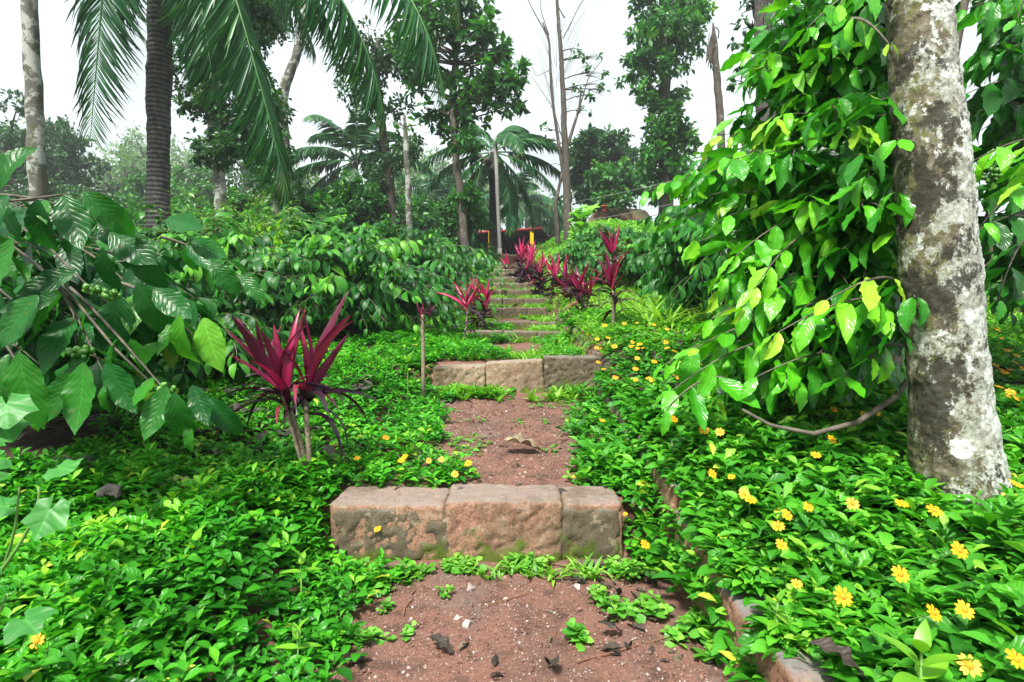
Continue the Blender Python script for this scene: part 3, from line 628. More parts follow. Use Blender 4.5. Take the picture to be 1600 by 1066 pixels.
# ------------------------------------------------------------------ COFFEE SHRUBS
def curve3(a, b, sag=.15, n=8, side=0.):
    a = np.asarray(a, float); b = np.asarray(b, float); t = np.linspace(0, 1, n)[:, None]; L = np.linalg.norm(b-a)
    hump = np.array([0, 0, L*sag])+np.cross(vn(b-a), UP)*L*side
    return a*(1-t)+b*t+hump*(4*t*(1-t))*(1-.35*t)
def leafy_shoot(g, gb, rng, a, b, n, size, tpls, droop=.7, sag=.15, r0=.006, t0=.25, rmean=.5, rvar=.2, tiplight=.16, fwd=.55):
    C = curve3(a, b, sag, 10, rng.uniform(-.1, .1)); gb.tube(C, np.linspace(r0, r0*.3, 10), 5)
    ts = np.linspace(t0, 1, n); idx = ts*9; P = np.stack([np.interp(idx, range(10), C[:, k]) for k in range(3)], 1)
    D = vn(np.stack([np.interp(idx, range(10), vn(np.gradient(C, axis=0))[:, k]) for k in range(3)], 1))
    side = vn(np.cross(D, UP)+1e-6)
    bas = np.clip(rng.normal(rmean, rvar), 0, 1)
    for sg in (-1, 1):
        dr = droop*(.7+.6*rng.random(n))[:, None]
        d = vn(side*sg*(.75+.3*rng.random(n))[:, None]+D*(fwd+.35*ts[:, None]**3*2)-UP*dr+rng.normal(0, .26, (n, 3)))
        zh = vn(UP*.8+side*sg*.5+np.array([0, -.25, 0])+rng.normal(0, .15, (n, 3)))
        s_ = size*(1-.45*ts**4)*rng.uniform(.72, 1.12, n)
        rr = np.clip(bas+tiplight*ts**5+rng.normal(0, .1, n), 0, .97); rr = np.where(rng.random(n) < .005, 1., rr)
        sel = rng.integers(0, len(tpls), n)
        for q, tp in enumerate(tpls):
            mk = sel == q; g.inst(tp, (P+side*sg*.006)[mk], d[mk], zh[mk], s_[mk], rr[mk], rng.normal(0, .3, mk.sum()), rng.uniform(.9, 1.15, mk.sum()))
def inpoly(x, y, poly):
    c = np.zeros(len(x), bool); n = len(poly)
    for i in range(n):
        (x1, y1), (x2, y2) = poly[i], poly[(i+1) % n]
        c ^= ((y1 > y) != (y2 > y)) & (x < (x2-x1)*(y-y1)/(y2-y1+1e-9)+x1)
    return c
def poly_pts(rng, poly, n):
    P = np.array(poly); out = []
    while len(out) < n:
        x = rng.uniform(P[:, 0].min(), P[:, 0].max(), 400); y = rng.uniform(P[:, 1].min(), P[:, 1].max(), 400)
        k = inpoly(x, y, poly); out += list(zip(x[k], y[k]))
    return np.array(out[:n])
class Clusters:
    def __init__(s): s.l = []
    def build(s, name, mat, parent):
        for q in s.l: q.build(name, mat, parent)
def berries(gg, rng, p, n=26, spread=.035, r=.0075):
    # berries ringed tightly round the twig
    g = Geo(); gg.l.append(g)
    s = (np.array([[0, 0, 1]]+[[math.cos(a)*math.sin(b), math.sin(a)*math.sin(b), math.cos(b)] for b in (.75, 1.57, 2.4) for a in np.arange(7)*math.pi/3.5]+[[0, 0, -1]])).astype(float)
    T = [(0, 1+i, 1+(i+1) % 7) for i in range(7)]
    for k in range(2): T += [(1+k*7+i, 8+k*7+i, 8+k*7+(i+1) % 7) for i in range(7)]+[(1+k*7+i, 8+k*7+(i+1) % 7, 1+k*7+(i+1) % 7) for i in range(7)]
    T += [(22, 15+(i+1) % 7, 15+i) for i in range(7)]
    P = np.asarray(p)+rng.normal(0, 1, (n, 3))*np.array([spread, spread*.5, spread*.45])
    g.inst((s*np.array([1, 1, 1.15]), np.array(T), np.zeros((23, 2))), P, rng.normal(0, 1, (n, 3)), rng.normal(0, 1, (n, 3)), r*rng.uniform(.8, 1.15, n), rng.random(n))

# --- right hand coffee shrub, behind the big trunk
rng = np.random.default_rng(21)
gx, gy = 1.75, 2.75; rb = root('coffee_shrub', (gx, gy, float(G(gx, gy))), 'tall fresh green coffee shrub directly behind the big lichen covered trunk', 'shrub', 'coffee shrubs')
gl = Geo(); gb = Geo(); gc = Clusters()
polyR = [(1220, -120), (1195, 0), (1165, 90), (1150, 170), (1110, 230), (1050, 290), (1070, 360), (1125, 420), (1120, 500), (1060, 560), (1060, 620), (1120, 650), (1180, 610), (1260, 600), (1330, 590), (1400, 560), (1430, 520), (1430, -60)]
pts = poly_pts(rng, polyR, 270)
for (x, y) in pts:
    edge = min(1, max(0, (x-1050)/330)); d = 2.15-.55*edge+rng.uniform(-.12, .3)+.25*(y < 150)
    tip = at(x, y, d); core = np.array([gx+rng.normal(0, .12), gy+rng.normal(0, .15), np.clip(tip[2]+rng.uniform(-.15, .15), -.1, 2.0)])
    v = core-tip; L = np.linalg.norm(v); st = tip+v/L*min(L, rng.uniform(.45, .75))
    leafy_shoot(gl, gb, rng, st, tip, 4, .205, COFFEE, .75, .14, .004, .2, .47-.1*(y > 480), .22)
for (x, y) in poly_pts(rng, polyR, 230):     # deeper leaves, coloured dark to paint the shade inside the shrub
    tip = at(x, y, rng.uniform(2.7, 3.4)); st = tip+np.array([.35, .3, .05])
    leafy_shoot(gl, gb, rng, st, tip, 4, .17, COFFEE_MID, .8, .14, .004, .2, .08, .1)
# single reaching sprays
for (x, y, d, x0, y0, d0, n, s_, rm) in [(1050, 610, 1.75, 1230, 535, 1.9, 4, .18, .55), (1040, 570, 1.8, 1200, 540, 2., 4, .17, .5), (1040, 640, 1.7, 1130, 590, 1.8, 3, .17, .5), (1215, 520, 1.5, 1400, 480, 1.7, 5, .16, .72), (1290, 470, 1.5, 1400, 440, 1.6, 3, .15, .9), (1360, 560, 1.6, 1420, 545, 1.7, 3, .14, .7),
                                         (1010, 300, 2.9, 1200, 270, 3., 7, .17, .5), (1040, 350, 3, 1200, 300, 3., 6, .17, .45), (1140, 215, 2.2, 1250, 200, 2.4, 5, .15, .6), (1260, 45, 1.5, 1400, -20, 1.7, 5, .15, .6), (1310, 10, 1.45, 1400, -40, 1.6, 4, .14, .7), (1390, 70, 1.38, 1330, 30, 1.5, 2, .08, .95), (1130, 430, 1.9, 1290, 380, 2.1, 4, .18, .55), (1110, 500, 1.85, 1260, 450, 2.0, 4, .18, .6), (1085, 545, 1.8, 1230, 510, 1.95, 4, .18, .6), (1160, 480, 1.75, 1310, 440, 1.9, 4, .18, .7), (1180, 590, 1.7, 1330, 560, 1.85, 4, .17, .65), (1180, 450, 1.7, 1330, 350, 1.9, 6, .15, .7), (1150, 400, 1.8, 1330, 330, 1.95, 6, .15, .6)]:
    leafy_shoot(gl, gb, rng, at(x0, y0, d0), at(x, y, d), n, s_, COFFEE, .75, .12, .005, .1, rm, .06)
for k in range(3):
    b0 = np.array([gx+(k-1)*.08, gy, float(G(gx, gy))-.05]); gb.tube(curve3(b0, b0+np.array([(k-1)*.25, -.1*k, 2.3]), 0, 12, .05), np.linspace(.028, .012, 12), 8)
for (x0, y0, d0, x1, y1, d1, r) in [(1300, 430, 2.2, 1440, 330, 2., .006), (1290, 460, 2.2, 1430, 370, 2., .005), (1330, 240, 2.1, 1430, 225, 2.0, .006)]:
    gb.tube(curve3(at(x0, y0, d0), at(x1, y1, d1), .03), r, 5)
for (x, y, d) in [(1335, 300, 1.9), (1350, 310, 1.9), (1320, 318, 1.9), (1348, 455, 1.8), (1360, 440, 1.8), (1335, 440, 1.85), (1375, 420, 1.8)]: berries(gc, rng, at(x, y, d), 14, .02, .008)
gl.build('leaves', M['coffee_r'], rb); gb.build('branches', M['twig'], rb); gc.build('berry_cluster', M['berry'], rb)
# arched bare twig under it
g = Geo(); g.tube(np.array([at(1445, 560, 1.75), at(1400, 620, 1.7), at(1340, 660, 1.62), at(1270, 678, 1.58), at(1205, 665, 1.6), at(1160, 640, 1.66)]), np.linspace(.011, .004, 6), 7)
tag(centre_origin(g.build('fallen_branch', M['twig'])), 'thin bare arched branch drooping below the coffee leaves left of the trunk', 'branch')

# --- coffee right of the trunk
gx, gy = 2.9, 2.6; rb = root('coffee_shrub', (gx, gy, float(G(gx, gy))), 'dark coffee shrub at the right edge behind the big trunk', 'shrub', 'coffee shrubs')
gl = Geo(); gb = Geo(); gc = Clusters(); polyQ = [(1500, -60), (1640, -60), (1640, 470), (1560, 470), (1520, 400), (1500, 200)]
for (x, y) in poly_pts(rng, polyQ, 130):
    tip = at(x, y, rng.uniform(2.0, 3.2)); st = tip+vn(np.array([gx, gy, tip[2]+.2])-tip)*.4
    leafy_shoot(gl, gb, rng, st, tip, 4, .19, COFFEE, .7, .12, .005, .2, .12, .16)
for (x, y, d, x0, y0, d0, rm) in [(1515, 255, 1.55, 1640, 235, 1.7, .85), (1535, 350, 1.55, 1640, 230, 1.8, .6), (1600, 285, 1.4, 1680, 240, 1.6, .85), (1560, 470, 1.7, 1650, 350, 1.9, .4), (1590, 30, 1.6, 1700, -30, 1.9, .55), (1540, 5, 1.8, 1660, -40, 1.9, .5)]:
    leafy_shoot(gl, gb, rng, at(x0, y0, d0), at(x, y, d), 4, .14, COFFEE, .7, .12, .005, .2, rm, .08)
for (x, y, d) in [(1565, 262, 1.9), (1575, 270, 1.9), (1550, 275, 1.95)]: berries(gc, rng, at(x, y, d), 12, .02, .008)
gb.tube(curve3((gx, gy, float(G(gx, gy))-.1), at(1600, 150, 2.6), 0, 10, .08), np.linspace(.09, .06, 10), 10)
gb.tube(np.array([at(1600, 150, 2.6), at(1575, 230, 2.5), at(1545, 330, 2.4), at(1520, 390, 2.3)]), .008, 6)
gb.tube(np.array([at(1640, 100, 2.7), at(1585, 120, 2.6), at(1560, 180, 2.55)]), .012, 6)
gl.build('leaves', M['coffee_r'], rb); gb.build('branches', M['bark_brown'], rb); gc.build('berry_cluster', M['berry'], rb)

# --- near left coffee shrub with long hanging branches
rng = np.random.default_rng(31)
gx, gy = -2.6, 2.5; lb = root('coffee_shrub', (gx, gy, float(G(gx, gy))), 'dark spreading coffee shrub with berries at the left edge of the photo', 'shrub', 'coffee shrubs')
gl = Geo(); gb = Geo(); gc = Clusters()
polyL = [(-60, 330), (60, 330), (150, 360), (250, 420), (320, 470), (330, 520), (250, 540), (220, 600), (120, 610), (0, 600), (-60, 600)]
for (x, y) in poly_pts(rng, polyL, 150):
    tip = at(x, y, rng.uniform(1.7, 2.8)); st = tip+vn(np.array([gx, gy, tip[2]+.25])-tip)*.3
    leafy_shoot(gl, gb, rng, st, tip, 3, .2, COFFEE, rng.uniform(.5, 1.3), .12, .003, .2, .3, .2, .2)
SPR = [(400, 450, 2.3, 250, 370, 2.1, 5, .17, .4), (330, 560, 1.6, 180, 440, 1.75, 3, .16, .85), (300, 660, 1.55, 110, 450, 1.7, 4, .15, .6), (170, 600, 1.55, 90, 430, 1.7, 4, .18, .5), (60, 620, 1.5, -40, 480, 1.6, 3, .17, .6), (130, 330, 1.5, -60, 320, 1.6, 4, .15, .35), (230, 470, 1.8, 60, 360, 1.8, 5, .17, .3), (250, 400, 1.9, 30, 310, 1.9, 6, .16, .45), (10, 400, 1.5, -80, 340, 1.5, 3, .15, .7), (310, 470, 2.0, 150, 390, 2.0, 5, .16, .45), (50, 500, 1.6, -60, 420, 1.6, 4, .14, .4)]
for (x, y, d, x0, y0, d0, n, s_, rm) in SPR:
    leafy_shoot(gl, gb, rng, at(x0, y0, d0), at(x, y, d), n, s_, COFFEE, .8, .08, .006, .25, rm, .1, .15)
for pl, r in [([(-60, 330, 1.7), (40, 400, 1.65), (110, 460, 1.62), (180, 545, 1.58), (232, 595, 1.56)], .0055), ([(-60, 310, 1.7), (60, 370, 1.7), (130, 440, 1.68), (200, 500, 1.7)], .0045), ([(80, 430, 1.62), (115, 490, 1.6), (120, 560, 1.58)], .004), ([(-50, 320, 1.5), (40, 312, 1.5), (105, 303, 1.5)], .004)]:
    gb.tube(np.array([at(*p) for p in pl]), np.linspace(r, r*.55, len(pl)), 7)
for k in range(4):
    b0 = np.array([gx+k*.1, gy+.05*k, float(G(gx, gy))-.05]); gb.tube(curve3(b0, b0+np.array([.1+.15*k, -.1, .75]), .1, 10, .08), np.linspace(.03, .014, 10), 8)
for (x, y, n) in [(150, 452, 26), (172, 460, 24), (124, 550, 26), (252, 608, 24), (40, 425, 12)]: berries(gc, rng, at(x, y, 1.55 if y > 440 else 1.7), n, .013, .0082)
HERO = [(283, 500, 1.5, -.15, -1, .17, .8), (318, 505, 1.55, .35, -1, .16, .93), (60, 320, 1.45, -.1, -1, .16, .15), (100, 312, 1.42, .45, -1, .17, .4), (128, 308, 1.5, .9, -.75, .17, .5), (150, 360, 1.5, -.7, -.5, .16, .35), (172, 372, 1.6, .9, -.5, .17, .3), (205, 395, 1.6, .6, -.9, .15, .35), (160, 395, 1.6, .1, -1, .14, .2), (120, 430, 1.6, -.8, -.5, .16, .3), (90, 470, 1.55, -.9, -.35, .15, .3), (215, 450, 1.6, .5, -1, .19, .45), (190, 470, 1.65, -.2, -1, .2, .35), (240, 460, 1.6, .8, -.6, .16, .4), (110, 590, 1.5, -.5, -1, .16, .55), (130, 575, 1.48, .1, -1, .19, .6), (165, 575, 1.55, .6, -.9, .17, .45), (260, 612, 1.52, -.25, -1, .15, .55), (272, 622, 1.5, .2, -1, .16, .5), (300, 610, 1.55, .5, -.9, .13, .2), (325, 630, 1.6, .7, -.7, .15, .3), (255, 545, 1.6, -.8, -.5, .13, .7), (20, 380, 1.4, -.3, -1, .18, .6), (30, 560, 1.4, .2, -1, .2, .6), (260, 350, 1.75, 1, -.35, .16, .4), (300, 385, 1.8, 1, -.5, .15, .45), (330, 420, 1.9, .8, -.8, .14, .5), (0, 305, 1.3, .3, .8, .14, .5), (60, 470, 1.5, -.6, -.8, .17, .5), (230, 600, 1.6, .3, -.9, .1, .95)]
for (x, y, d, dx, dz, sz_, rn) in HERO:
    q = rng.integers(0, 4); gl.inst(COFFEE[q], np.array([at(x, y-8, d)]), np.array([[dx, rng.uniform(-.35, .1), dz]]), np.array([[rng.uniform(-.3, .3), -1., .45]]), sz_, np.array([rn]), 0, np.array([1.28]))
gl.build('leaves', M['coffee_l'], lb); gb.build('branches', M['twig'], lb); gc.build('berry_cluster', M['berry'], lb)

# --- generic middle distance shrubs
def shrub(x, y, w, h, label, mat, size=.15, n=60, tpls=COFFEE_MID, seed=0, group='coffee shrubs', droop=.55, rm=.5, name='coffee_shrub', per=5, base=None, rv=.2):
    rng = np.random.default_rng(seed+100); z = float(G(x, y)) if base is None else base
    rt = root(name, (x, y, z), label, 'shrub', group); gl = Geo(); gb = Geo()
    for k in range(5):
        a_ = k*1.26+seed; gb.tube(curve3((x, y, z-.1), (x+.35*w*math.cos(a_), y+.35*w*math.sin(a_), z+h*.8), .1, 8), np.linspace(.025, .01, 8), 6)
    for k in range(int(n*1.5)):
        a_ = rng.uniform(0, 6.283); el = rng.uniform(-.62, 1.0)
        if rng.random() < .6: a_ = rng.uniform(math.pi, 2*math.pi)     # most shoots on the side that opens to the path
        hv = math.sqrt(max(0, 1-max(0, el)**2))*(1+.15*min(el, 0)); wob = 1+.2*math.sin(a_*3+seed)+.24*rng.normal()
        wob *= 1.25 if rng.random() < .1 else 1
        tip = np.array([x+w*hv*math.cos(a_)*wob, y+w*hv*math.sin(a_)*wob, z+max(.06, h*(.40+.60*el)*(1+.13*rng.normal()))])
        st = np.array([x, y, z+h*(.35+.4*max(el, 0))])*.55+tip*.45+np.array([0, 0, .08])
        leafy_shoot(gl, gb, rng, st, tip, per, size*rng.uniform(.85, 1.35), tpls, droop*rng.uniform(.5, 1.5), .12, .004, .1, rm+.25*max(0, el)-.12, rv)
    gl.build('leaves', mat, rt); gb.build('branches', M['twig'], rt); return rt
S = shrub
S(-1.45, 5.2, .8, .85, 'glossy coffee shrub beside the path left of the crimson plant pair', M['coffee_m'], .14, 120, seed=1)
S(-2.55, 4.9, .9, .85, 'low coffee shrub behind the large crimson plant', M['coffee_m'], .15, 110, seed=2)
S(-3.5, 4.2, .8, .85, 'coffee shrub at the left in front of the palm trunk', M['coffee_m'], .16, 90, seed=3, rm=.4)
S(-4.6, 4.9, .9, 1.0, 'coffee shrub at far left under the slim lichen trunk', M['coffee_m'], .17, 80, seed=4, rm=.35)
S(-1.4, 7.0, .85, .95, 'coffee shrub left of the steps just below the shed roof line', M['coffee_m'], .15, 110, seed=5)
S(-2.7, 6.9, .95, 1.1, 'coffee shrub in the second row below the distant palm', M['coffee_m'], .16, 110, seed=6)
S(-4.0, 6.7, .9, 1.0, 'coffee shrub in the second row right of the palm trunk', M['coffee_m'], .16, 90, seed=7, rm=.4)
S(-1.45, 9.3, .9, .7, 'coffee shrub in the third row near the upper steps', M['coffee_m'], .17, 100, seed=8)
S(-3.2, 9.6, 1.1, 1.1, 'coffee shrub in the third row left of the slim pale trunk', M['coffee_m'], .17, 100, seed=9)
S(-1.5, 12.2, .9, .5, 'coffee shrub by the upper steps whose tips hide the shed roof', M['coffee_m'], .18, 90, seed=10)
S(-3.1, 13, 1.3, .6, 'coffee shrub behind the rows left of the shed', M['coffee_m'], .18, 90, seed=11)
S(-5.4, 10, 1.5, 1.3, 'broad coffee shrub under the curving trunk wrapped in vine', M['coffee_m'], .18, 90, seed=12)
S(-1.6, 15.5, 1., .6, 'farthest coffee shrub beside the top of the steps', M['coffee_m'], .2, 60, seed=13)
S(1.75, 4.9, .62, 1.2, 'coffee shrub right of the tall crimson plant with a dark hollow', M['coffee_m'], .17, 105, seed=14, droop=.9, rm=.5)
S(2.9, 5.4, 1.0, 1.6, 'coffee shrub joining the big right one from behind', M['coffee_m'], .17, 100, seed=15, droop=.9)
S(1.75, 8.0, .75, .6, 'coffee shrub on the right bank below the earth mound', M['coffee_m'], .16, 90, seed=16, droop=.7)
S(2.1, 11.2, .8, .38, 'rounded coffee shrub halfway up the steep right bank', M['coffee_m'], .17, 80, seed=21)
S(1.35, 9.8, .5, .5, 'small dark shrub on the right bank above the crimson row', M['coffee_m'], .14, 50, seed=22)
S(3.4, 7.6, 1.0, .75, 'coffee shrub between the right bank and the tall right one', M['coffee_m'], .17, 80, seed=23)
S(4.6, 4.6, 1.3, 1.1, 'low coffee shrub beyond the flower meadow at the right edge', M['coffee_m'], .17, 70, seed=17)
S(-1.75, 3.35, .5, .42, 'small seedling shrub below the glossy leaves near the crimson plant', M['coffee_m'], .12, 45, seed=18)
# fine leaved privet like shrub with lime tips
rt = S(-2.55, 5.6, .75, 1.15, 'fine leaved shrub with upright lime green tips', M['tree_mid'], .06, 230, [LANCE[0]], seed=20, group='fine leaved shrubs', droop=.0, rm=.75, name='hedge_shrub', per=9)
g = Geo(); rng = np.random.default_rng(5)
for k in range(26):
    p = at(rng.uniform(390, 440), rng.uniform(345, 400), 5.3)
    zs = np.linspace(0, .22, 12); P = p+np.stack([zs*0, zs*0, -zs], 1)+rng.normal(0, .004, (12, 3)); a_ = np.arange(12)*2.4
    for q in range(2): g.inst(LANCE[0], P, np.stack([np.cos(a_+q*3.1), np.sin(a_+q*3.1), np.full(12, 1.4)], 1), np.broadcast_to(UP, (12, 3)), .075, rng.uniform(.2, 1, 12))
g.build('young_shoots', M['lime'], rt)
# bright sapling on the bank below the mound
rt = root('sapling', (1.6, 13.2, float(G(1.6, 13.2))), 'broad leaved light green sapling on the bank left of the earth mound', 'sapling'); gl = Geo(); gb = Geo()
for k in range(9):
    tip = at(rng.uniform(880, 935), rng.uniform(322, 375), 13.2); leafy_shoot(gl, gb, rng, np.array([1.6, 13.2, tip[2]-.3]), tip, 5, .30, [leaf_tpl(.7, 6, 2, .2, .5, prof='ovate')], .2, .1, .012, .1, .7, .15)
gb.tube(curve3((1.6, 13.2, float(G(1.6, 13.2))-.1), at(905, 330, 13.2), 0), .02, 6); gl.build('leaves', M['weed'], rt); gb.build('stem', M['stem'], rt)

# ------------------------------------------------------------------ BIG LICHEN TRUNK
rng = np.random.default_rng(3)
cl_ = [at(1512, 905, 1.5), at(1502, 800, 1.5), at(1490, 700, 1.5), at(1476, 520, 1.52), at(1458, 300, 1.55), at(1444, 120, 1.6), at(1434, 0, 1.64), at(1405, -260, 1.75), at(1380, -600, 1.9)]
rad_ = [.135, .114, .096, .090, .086, .083, .080, .075, .066]
ti = np.linspace(0, 8, 420); cl3 = np.stack([np.interp(ti, range(9), np.array(cl_)[:, k]) for k in range(3)], 1); ra = np.interp(ti, range(9), rad_)
ker = np.ones(31)/31
for k in range(3): cl3[15:-15, k] = np.convolve(cl3[:, k], ker, 'same')[15:-15]
g = Geo(); g.tube(cl3, ra, 128); V = g.V[0]; ctr = np.repeat(cl3, 128, 0); ctr = np.concatenate([ctr, cl3[-1:]]); nr = vn(V-ctr)
dsp = .010*fbm(V, 6, 3)+.0045*fbm(V, 26, 3, 3)+.0025*noise(V, 90)+.0015*noise(V, 170)
hbase = np.clip((cl3[0, 2]+.28-V[:, 2])/.28, 0, 1); th = np.arctan2(V[:, 1]-ctr[:, 1], V[:, 0]-ctr[:, 0]); dsp = dsp+.02*hbase*np.sin(th*5+1)
for k in range(14):                         # healed branch scars
    q = rng.integers(0, len(V)); dd = np.linalg.norm(V-V[q], axis=1); dsp = dsp+.006*np.exp(-(dd/.018)**2)-.006*np.exp(-(dd/.007)**2)
g.V[0] = V+nr*dsp[:, None]
bt = root('lichen_tree', (cl_[1][0], cl_[1][1], float(G(cl_[1][0], cl_[1][1]))), 'thick trunk crusted with white lichen and black moss in front of the coffee leaves', 'tree')
g.build('trunk', M['bark_big'], bt)
# ------------------------------------------------------------------ TREES
def leaves_in(g, rng, c, r, n, size, tpl=DIAMOND, sub=None, flat=.8, rm=.5, droop=.3):
    """leaf sprays: little twig clusters scattered through a clump"""
    sub = sub or max(3, n//14); c = np.asarray(c)
    v = vn(rng.normal(0, 1, (sub, 3))); cc = c+v*(r*rng.random((sub, 1))**.45)*np.array([1, 1, flat])
    k = rng.integers(0, sub, n); p = cc[k]+rng.normal(0, 1, (n, 3))*r*.14
    out = vn(p-c+rng.normal(0, .3, (n, 3))*r); d = vn(out*.7+rng.normal(0, .7, (n, 3))-UP*droop)
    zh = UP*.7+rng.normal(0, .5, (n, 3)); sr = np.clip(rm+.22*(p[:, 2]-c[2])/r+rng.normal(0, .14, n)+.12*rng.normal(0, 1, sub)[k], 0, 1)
    g.inst(tpl, p, d, zh, size*rng.uniform(.6, 1.25, n), sr)
def tree(name, label, trunk, rads, clumps, leaf, mat, bark, n=120, cat='tree', group=None, seed=0, rm=.5, flat=.8, twigs=True, tpl=DIAMOND, droop=.3, deep=.5, extra=None):
    """trunk: list of (px, py, depth) from the lowest seen point up; clumps: (px, py, radius_px, depth)"""
    rng = np.random.default_rng(500+seed); P = [at(*t) for t in trunk]; z = float(G(P[0][0], P[0][1])); base = np.array([P[0][0], P[0][1], z-.1])
    if P[0][2] > z+.15: P = [base]+P; rads = [rads[0]*1.12]+list(rads)
    ti = np.linspace(0, len(P)-1, len(P)*5); C = np.stack([np.interp(ti, range(len(P)), np.array(P)[:, k]) for k in range(3)], 1)
    for k in range(3): C[2:-2, k] = np.convolve(C[:, k], np.ones(5)/5, 'same')[2:-2]
    C[2:-2] += rng.normal(0, .012, C[2:-2].shape)*np.interp(ti, range(len(rads)), rads)[2:-2, None]*6
    rt = root(name, (base[0], base[1], z), label, cat, group)
    gt = Geo(); gt.tube(C, np.interp(ti, range(len(rads)), rads), 12)
    gc = Geo()
    for (x, y, r, d) in clumps:
        rw = r/F*d; c = at(x, y, d)+np.array([0, rng.normal(0, deep)*rw, 0]); q = int(np.argmin(np.abs(C[:, 2]-(c[2]-rw*.9))+.15*np.linalg.norm(C-c, axis=1)))
        if twigs:
            gt.tube(curve3(C[q], c, .06, 8, rng.uniform(-.1, .1)), np.linspace(max(.012, rads[-1]*.6), .008, 8), 5)
            for _ in range(3): gt.tube(curve3(c*.6+C[q]*.4, c+rng.normal(0, .55, 3)*rw, .05, 6), np.linspace(.012, .004, 6), 4)
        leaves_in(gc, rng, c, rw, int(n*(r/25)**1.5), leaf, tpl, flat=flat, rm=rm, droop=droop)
    if extra: extra(gt, gc, rng, C)
    gt.build('trunk', bark, rt)
    if gc.n: gc.build('crown', mat, rt)
    return rt
BD, BL, BB = M['bark_dark'], M['bark_lichen'], M['bark_brown']
def blob(x, y, w, h, d, n, r, seed):
    rg = random.Random(seed); o = []
    while len(o) < n:
        a, b_ = rg.uniform(-1, 1), rg.uniform(-1, 1)
        if a*a+b_*b_ < 1: o.append((x+a*w, y+b_*h, r*rg.uniform(.7, 1.25), d*rg.uniform(.95, 1.06)))
    return o
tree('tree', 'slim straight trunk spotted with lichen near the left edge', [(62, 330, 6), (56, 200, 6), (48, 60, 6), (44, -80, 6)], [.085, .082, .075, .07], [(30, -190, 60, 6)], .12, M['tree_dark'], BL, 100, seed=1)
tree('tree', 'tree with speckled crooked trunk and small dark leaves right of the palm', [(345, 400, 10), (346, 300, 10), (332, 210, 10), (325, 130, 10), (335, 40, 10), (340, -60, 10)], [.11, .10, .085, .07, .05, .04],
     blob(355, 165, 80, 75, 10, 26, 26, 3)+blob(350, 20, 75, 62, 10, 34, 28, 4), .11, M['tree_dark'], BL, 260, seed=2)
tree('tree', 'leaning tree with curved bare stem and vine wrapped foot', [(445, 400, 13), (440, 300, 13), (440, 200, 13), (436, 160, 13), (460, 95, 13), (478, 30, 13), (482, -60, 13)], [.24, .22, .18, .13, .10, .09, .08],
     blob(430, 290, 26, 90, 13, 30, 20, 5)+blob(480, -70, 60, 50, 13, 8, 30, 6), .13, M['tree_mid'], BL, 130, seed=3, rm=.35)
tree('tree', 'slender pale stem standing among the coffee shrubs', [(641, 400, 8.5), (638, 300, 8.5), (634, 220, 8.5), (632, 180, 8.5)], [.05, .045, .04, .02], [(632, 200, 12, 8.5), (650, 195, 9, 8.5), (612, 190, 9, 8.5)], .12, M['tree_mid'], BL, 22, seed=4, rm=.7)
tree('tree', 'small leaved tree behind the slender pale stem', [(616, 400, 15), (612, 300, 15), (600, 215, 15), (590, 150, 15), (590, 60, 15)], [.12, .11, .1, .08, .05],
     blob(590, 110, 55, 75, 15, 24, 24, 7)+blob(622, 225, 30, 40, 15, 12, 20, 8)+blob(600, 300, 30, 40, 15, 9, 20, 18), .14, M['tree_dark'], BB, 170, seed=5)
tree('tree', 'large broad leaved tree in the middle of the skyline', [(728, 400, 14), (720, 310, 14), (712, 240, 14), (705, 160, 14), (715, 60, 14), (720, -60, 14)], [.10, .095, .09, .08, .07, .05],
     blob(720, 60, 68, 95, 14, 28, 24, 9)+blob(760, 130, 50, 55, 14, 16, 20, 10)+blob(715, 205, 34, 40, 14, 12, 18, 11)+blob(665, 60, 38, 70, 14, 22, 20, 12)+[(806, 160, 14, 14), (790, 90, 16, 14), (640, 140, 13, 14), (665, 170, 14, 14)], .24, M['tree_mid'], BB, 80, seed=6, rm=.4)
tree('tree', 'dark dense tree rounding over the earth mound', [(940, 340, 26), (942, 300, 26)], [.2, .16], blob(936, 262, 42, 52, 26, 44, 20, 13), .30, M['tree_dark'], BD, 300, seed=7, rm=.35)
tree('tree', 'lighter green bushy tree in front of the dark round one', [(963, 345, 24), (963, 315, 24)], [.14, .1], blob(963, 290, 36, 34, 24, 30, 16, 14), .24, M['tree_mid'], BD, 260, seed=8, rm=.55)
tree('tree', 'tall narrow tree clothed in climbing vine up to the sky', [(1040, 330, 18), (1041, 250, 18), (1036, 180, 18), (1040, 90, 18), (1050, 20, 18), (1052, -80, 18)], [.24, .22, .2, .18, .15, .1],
     blob(1035, 70, 50, 34, 18, 14, 22, 15)+blob(1015, 105, 34, 24, 18, 9, 18, 25)+blob(1060, 20, 42, 30, 18, 14, 20, 16)+blob(1040, 160, 34, 26, 18, 12, 17, 17)+blob(1042, 235, 44, 46, 18, 26, 20, 19)+blob(1045, 290, 30, 20, 18, 8, 16, 20)+blob(1005, -10, 30, 30, 18, 8, 18, 29), .23, M['tree_mid'], BD, 140, seed=9, rm=.5)
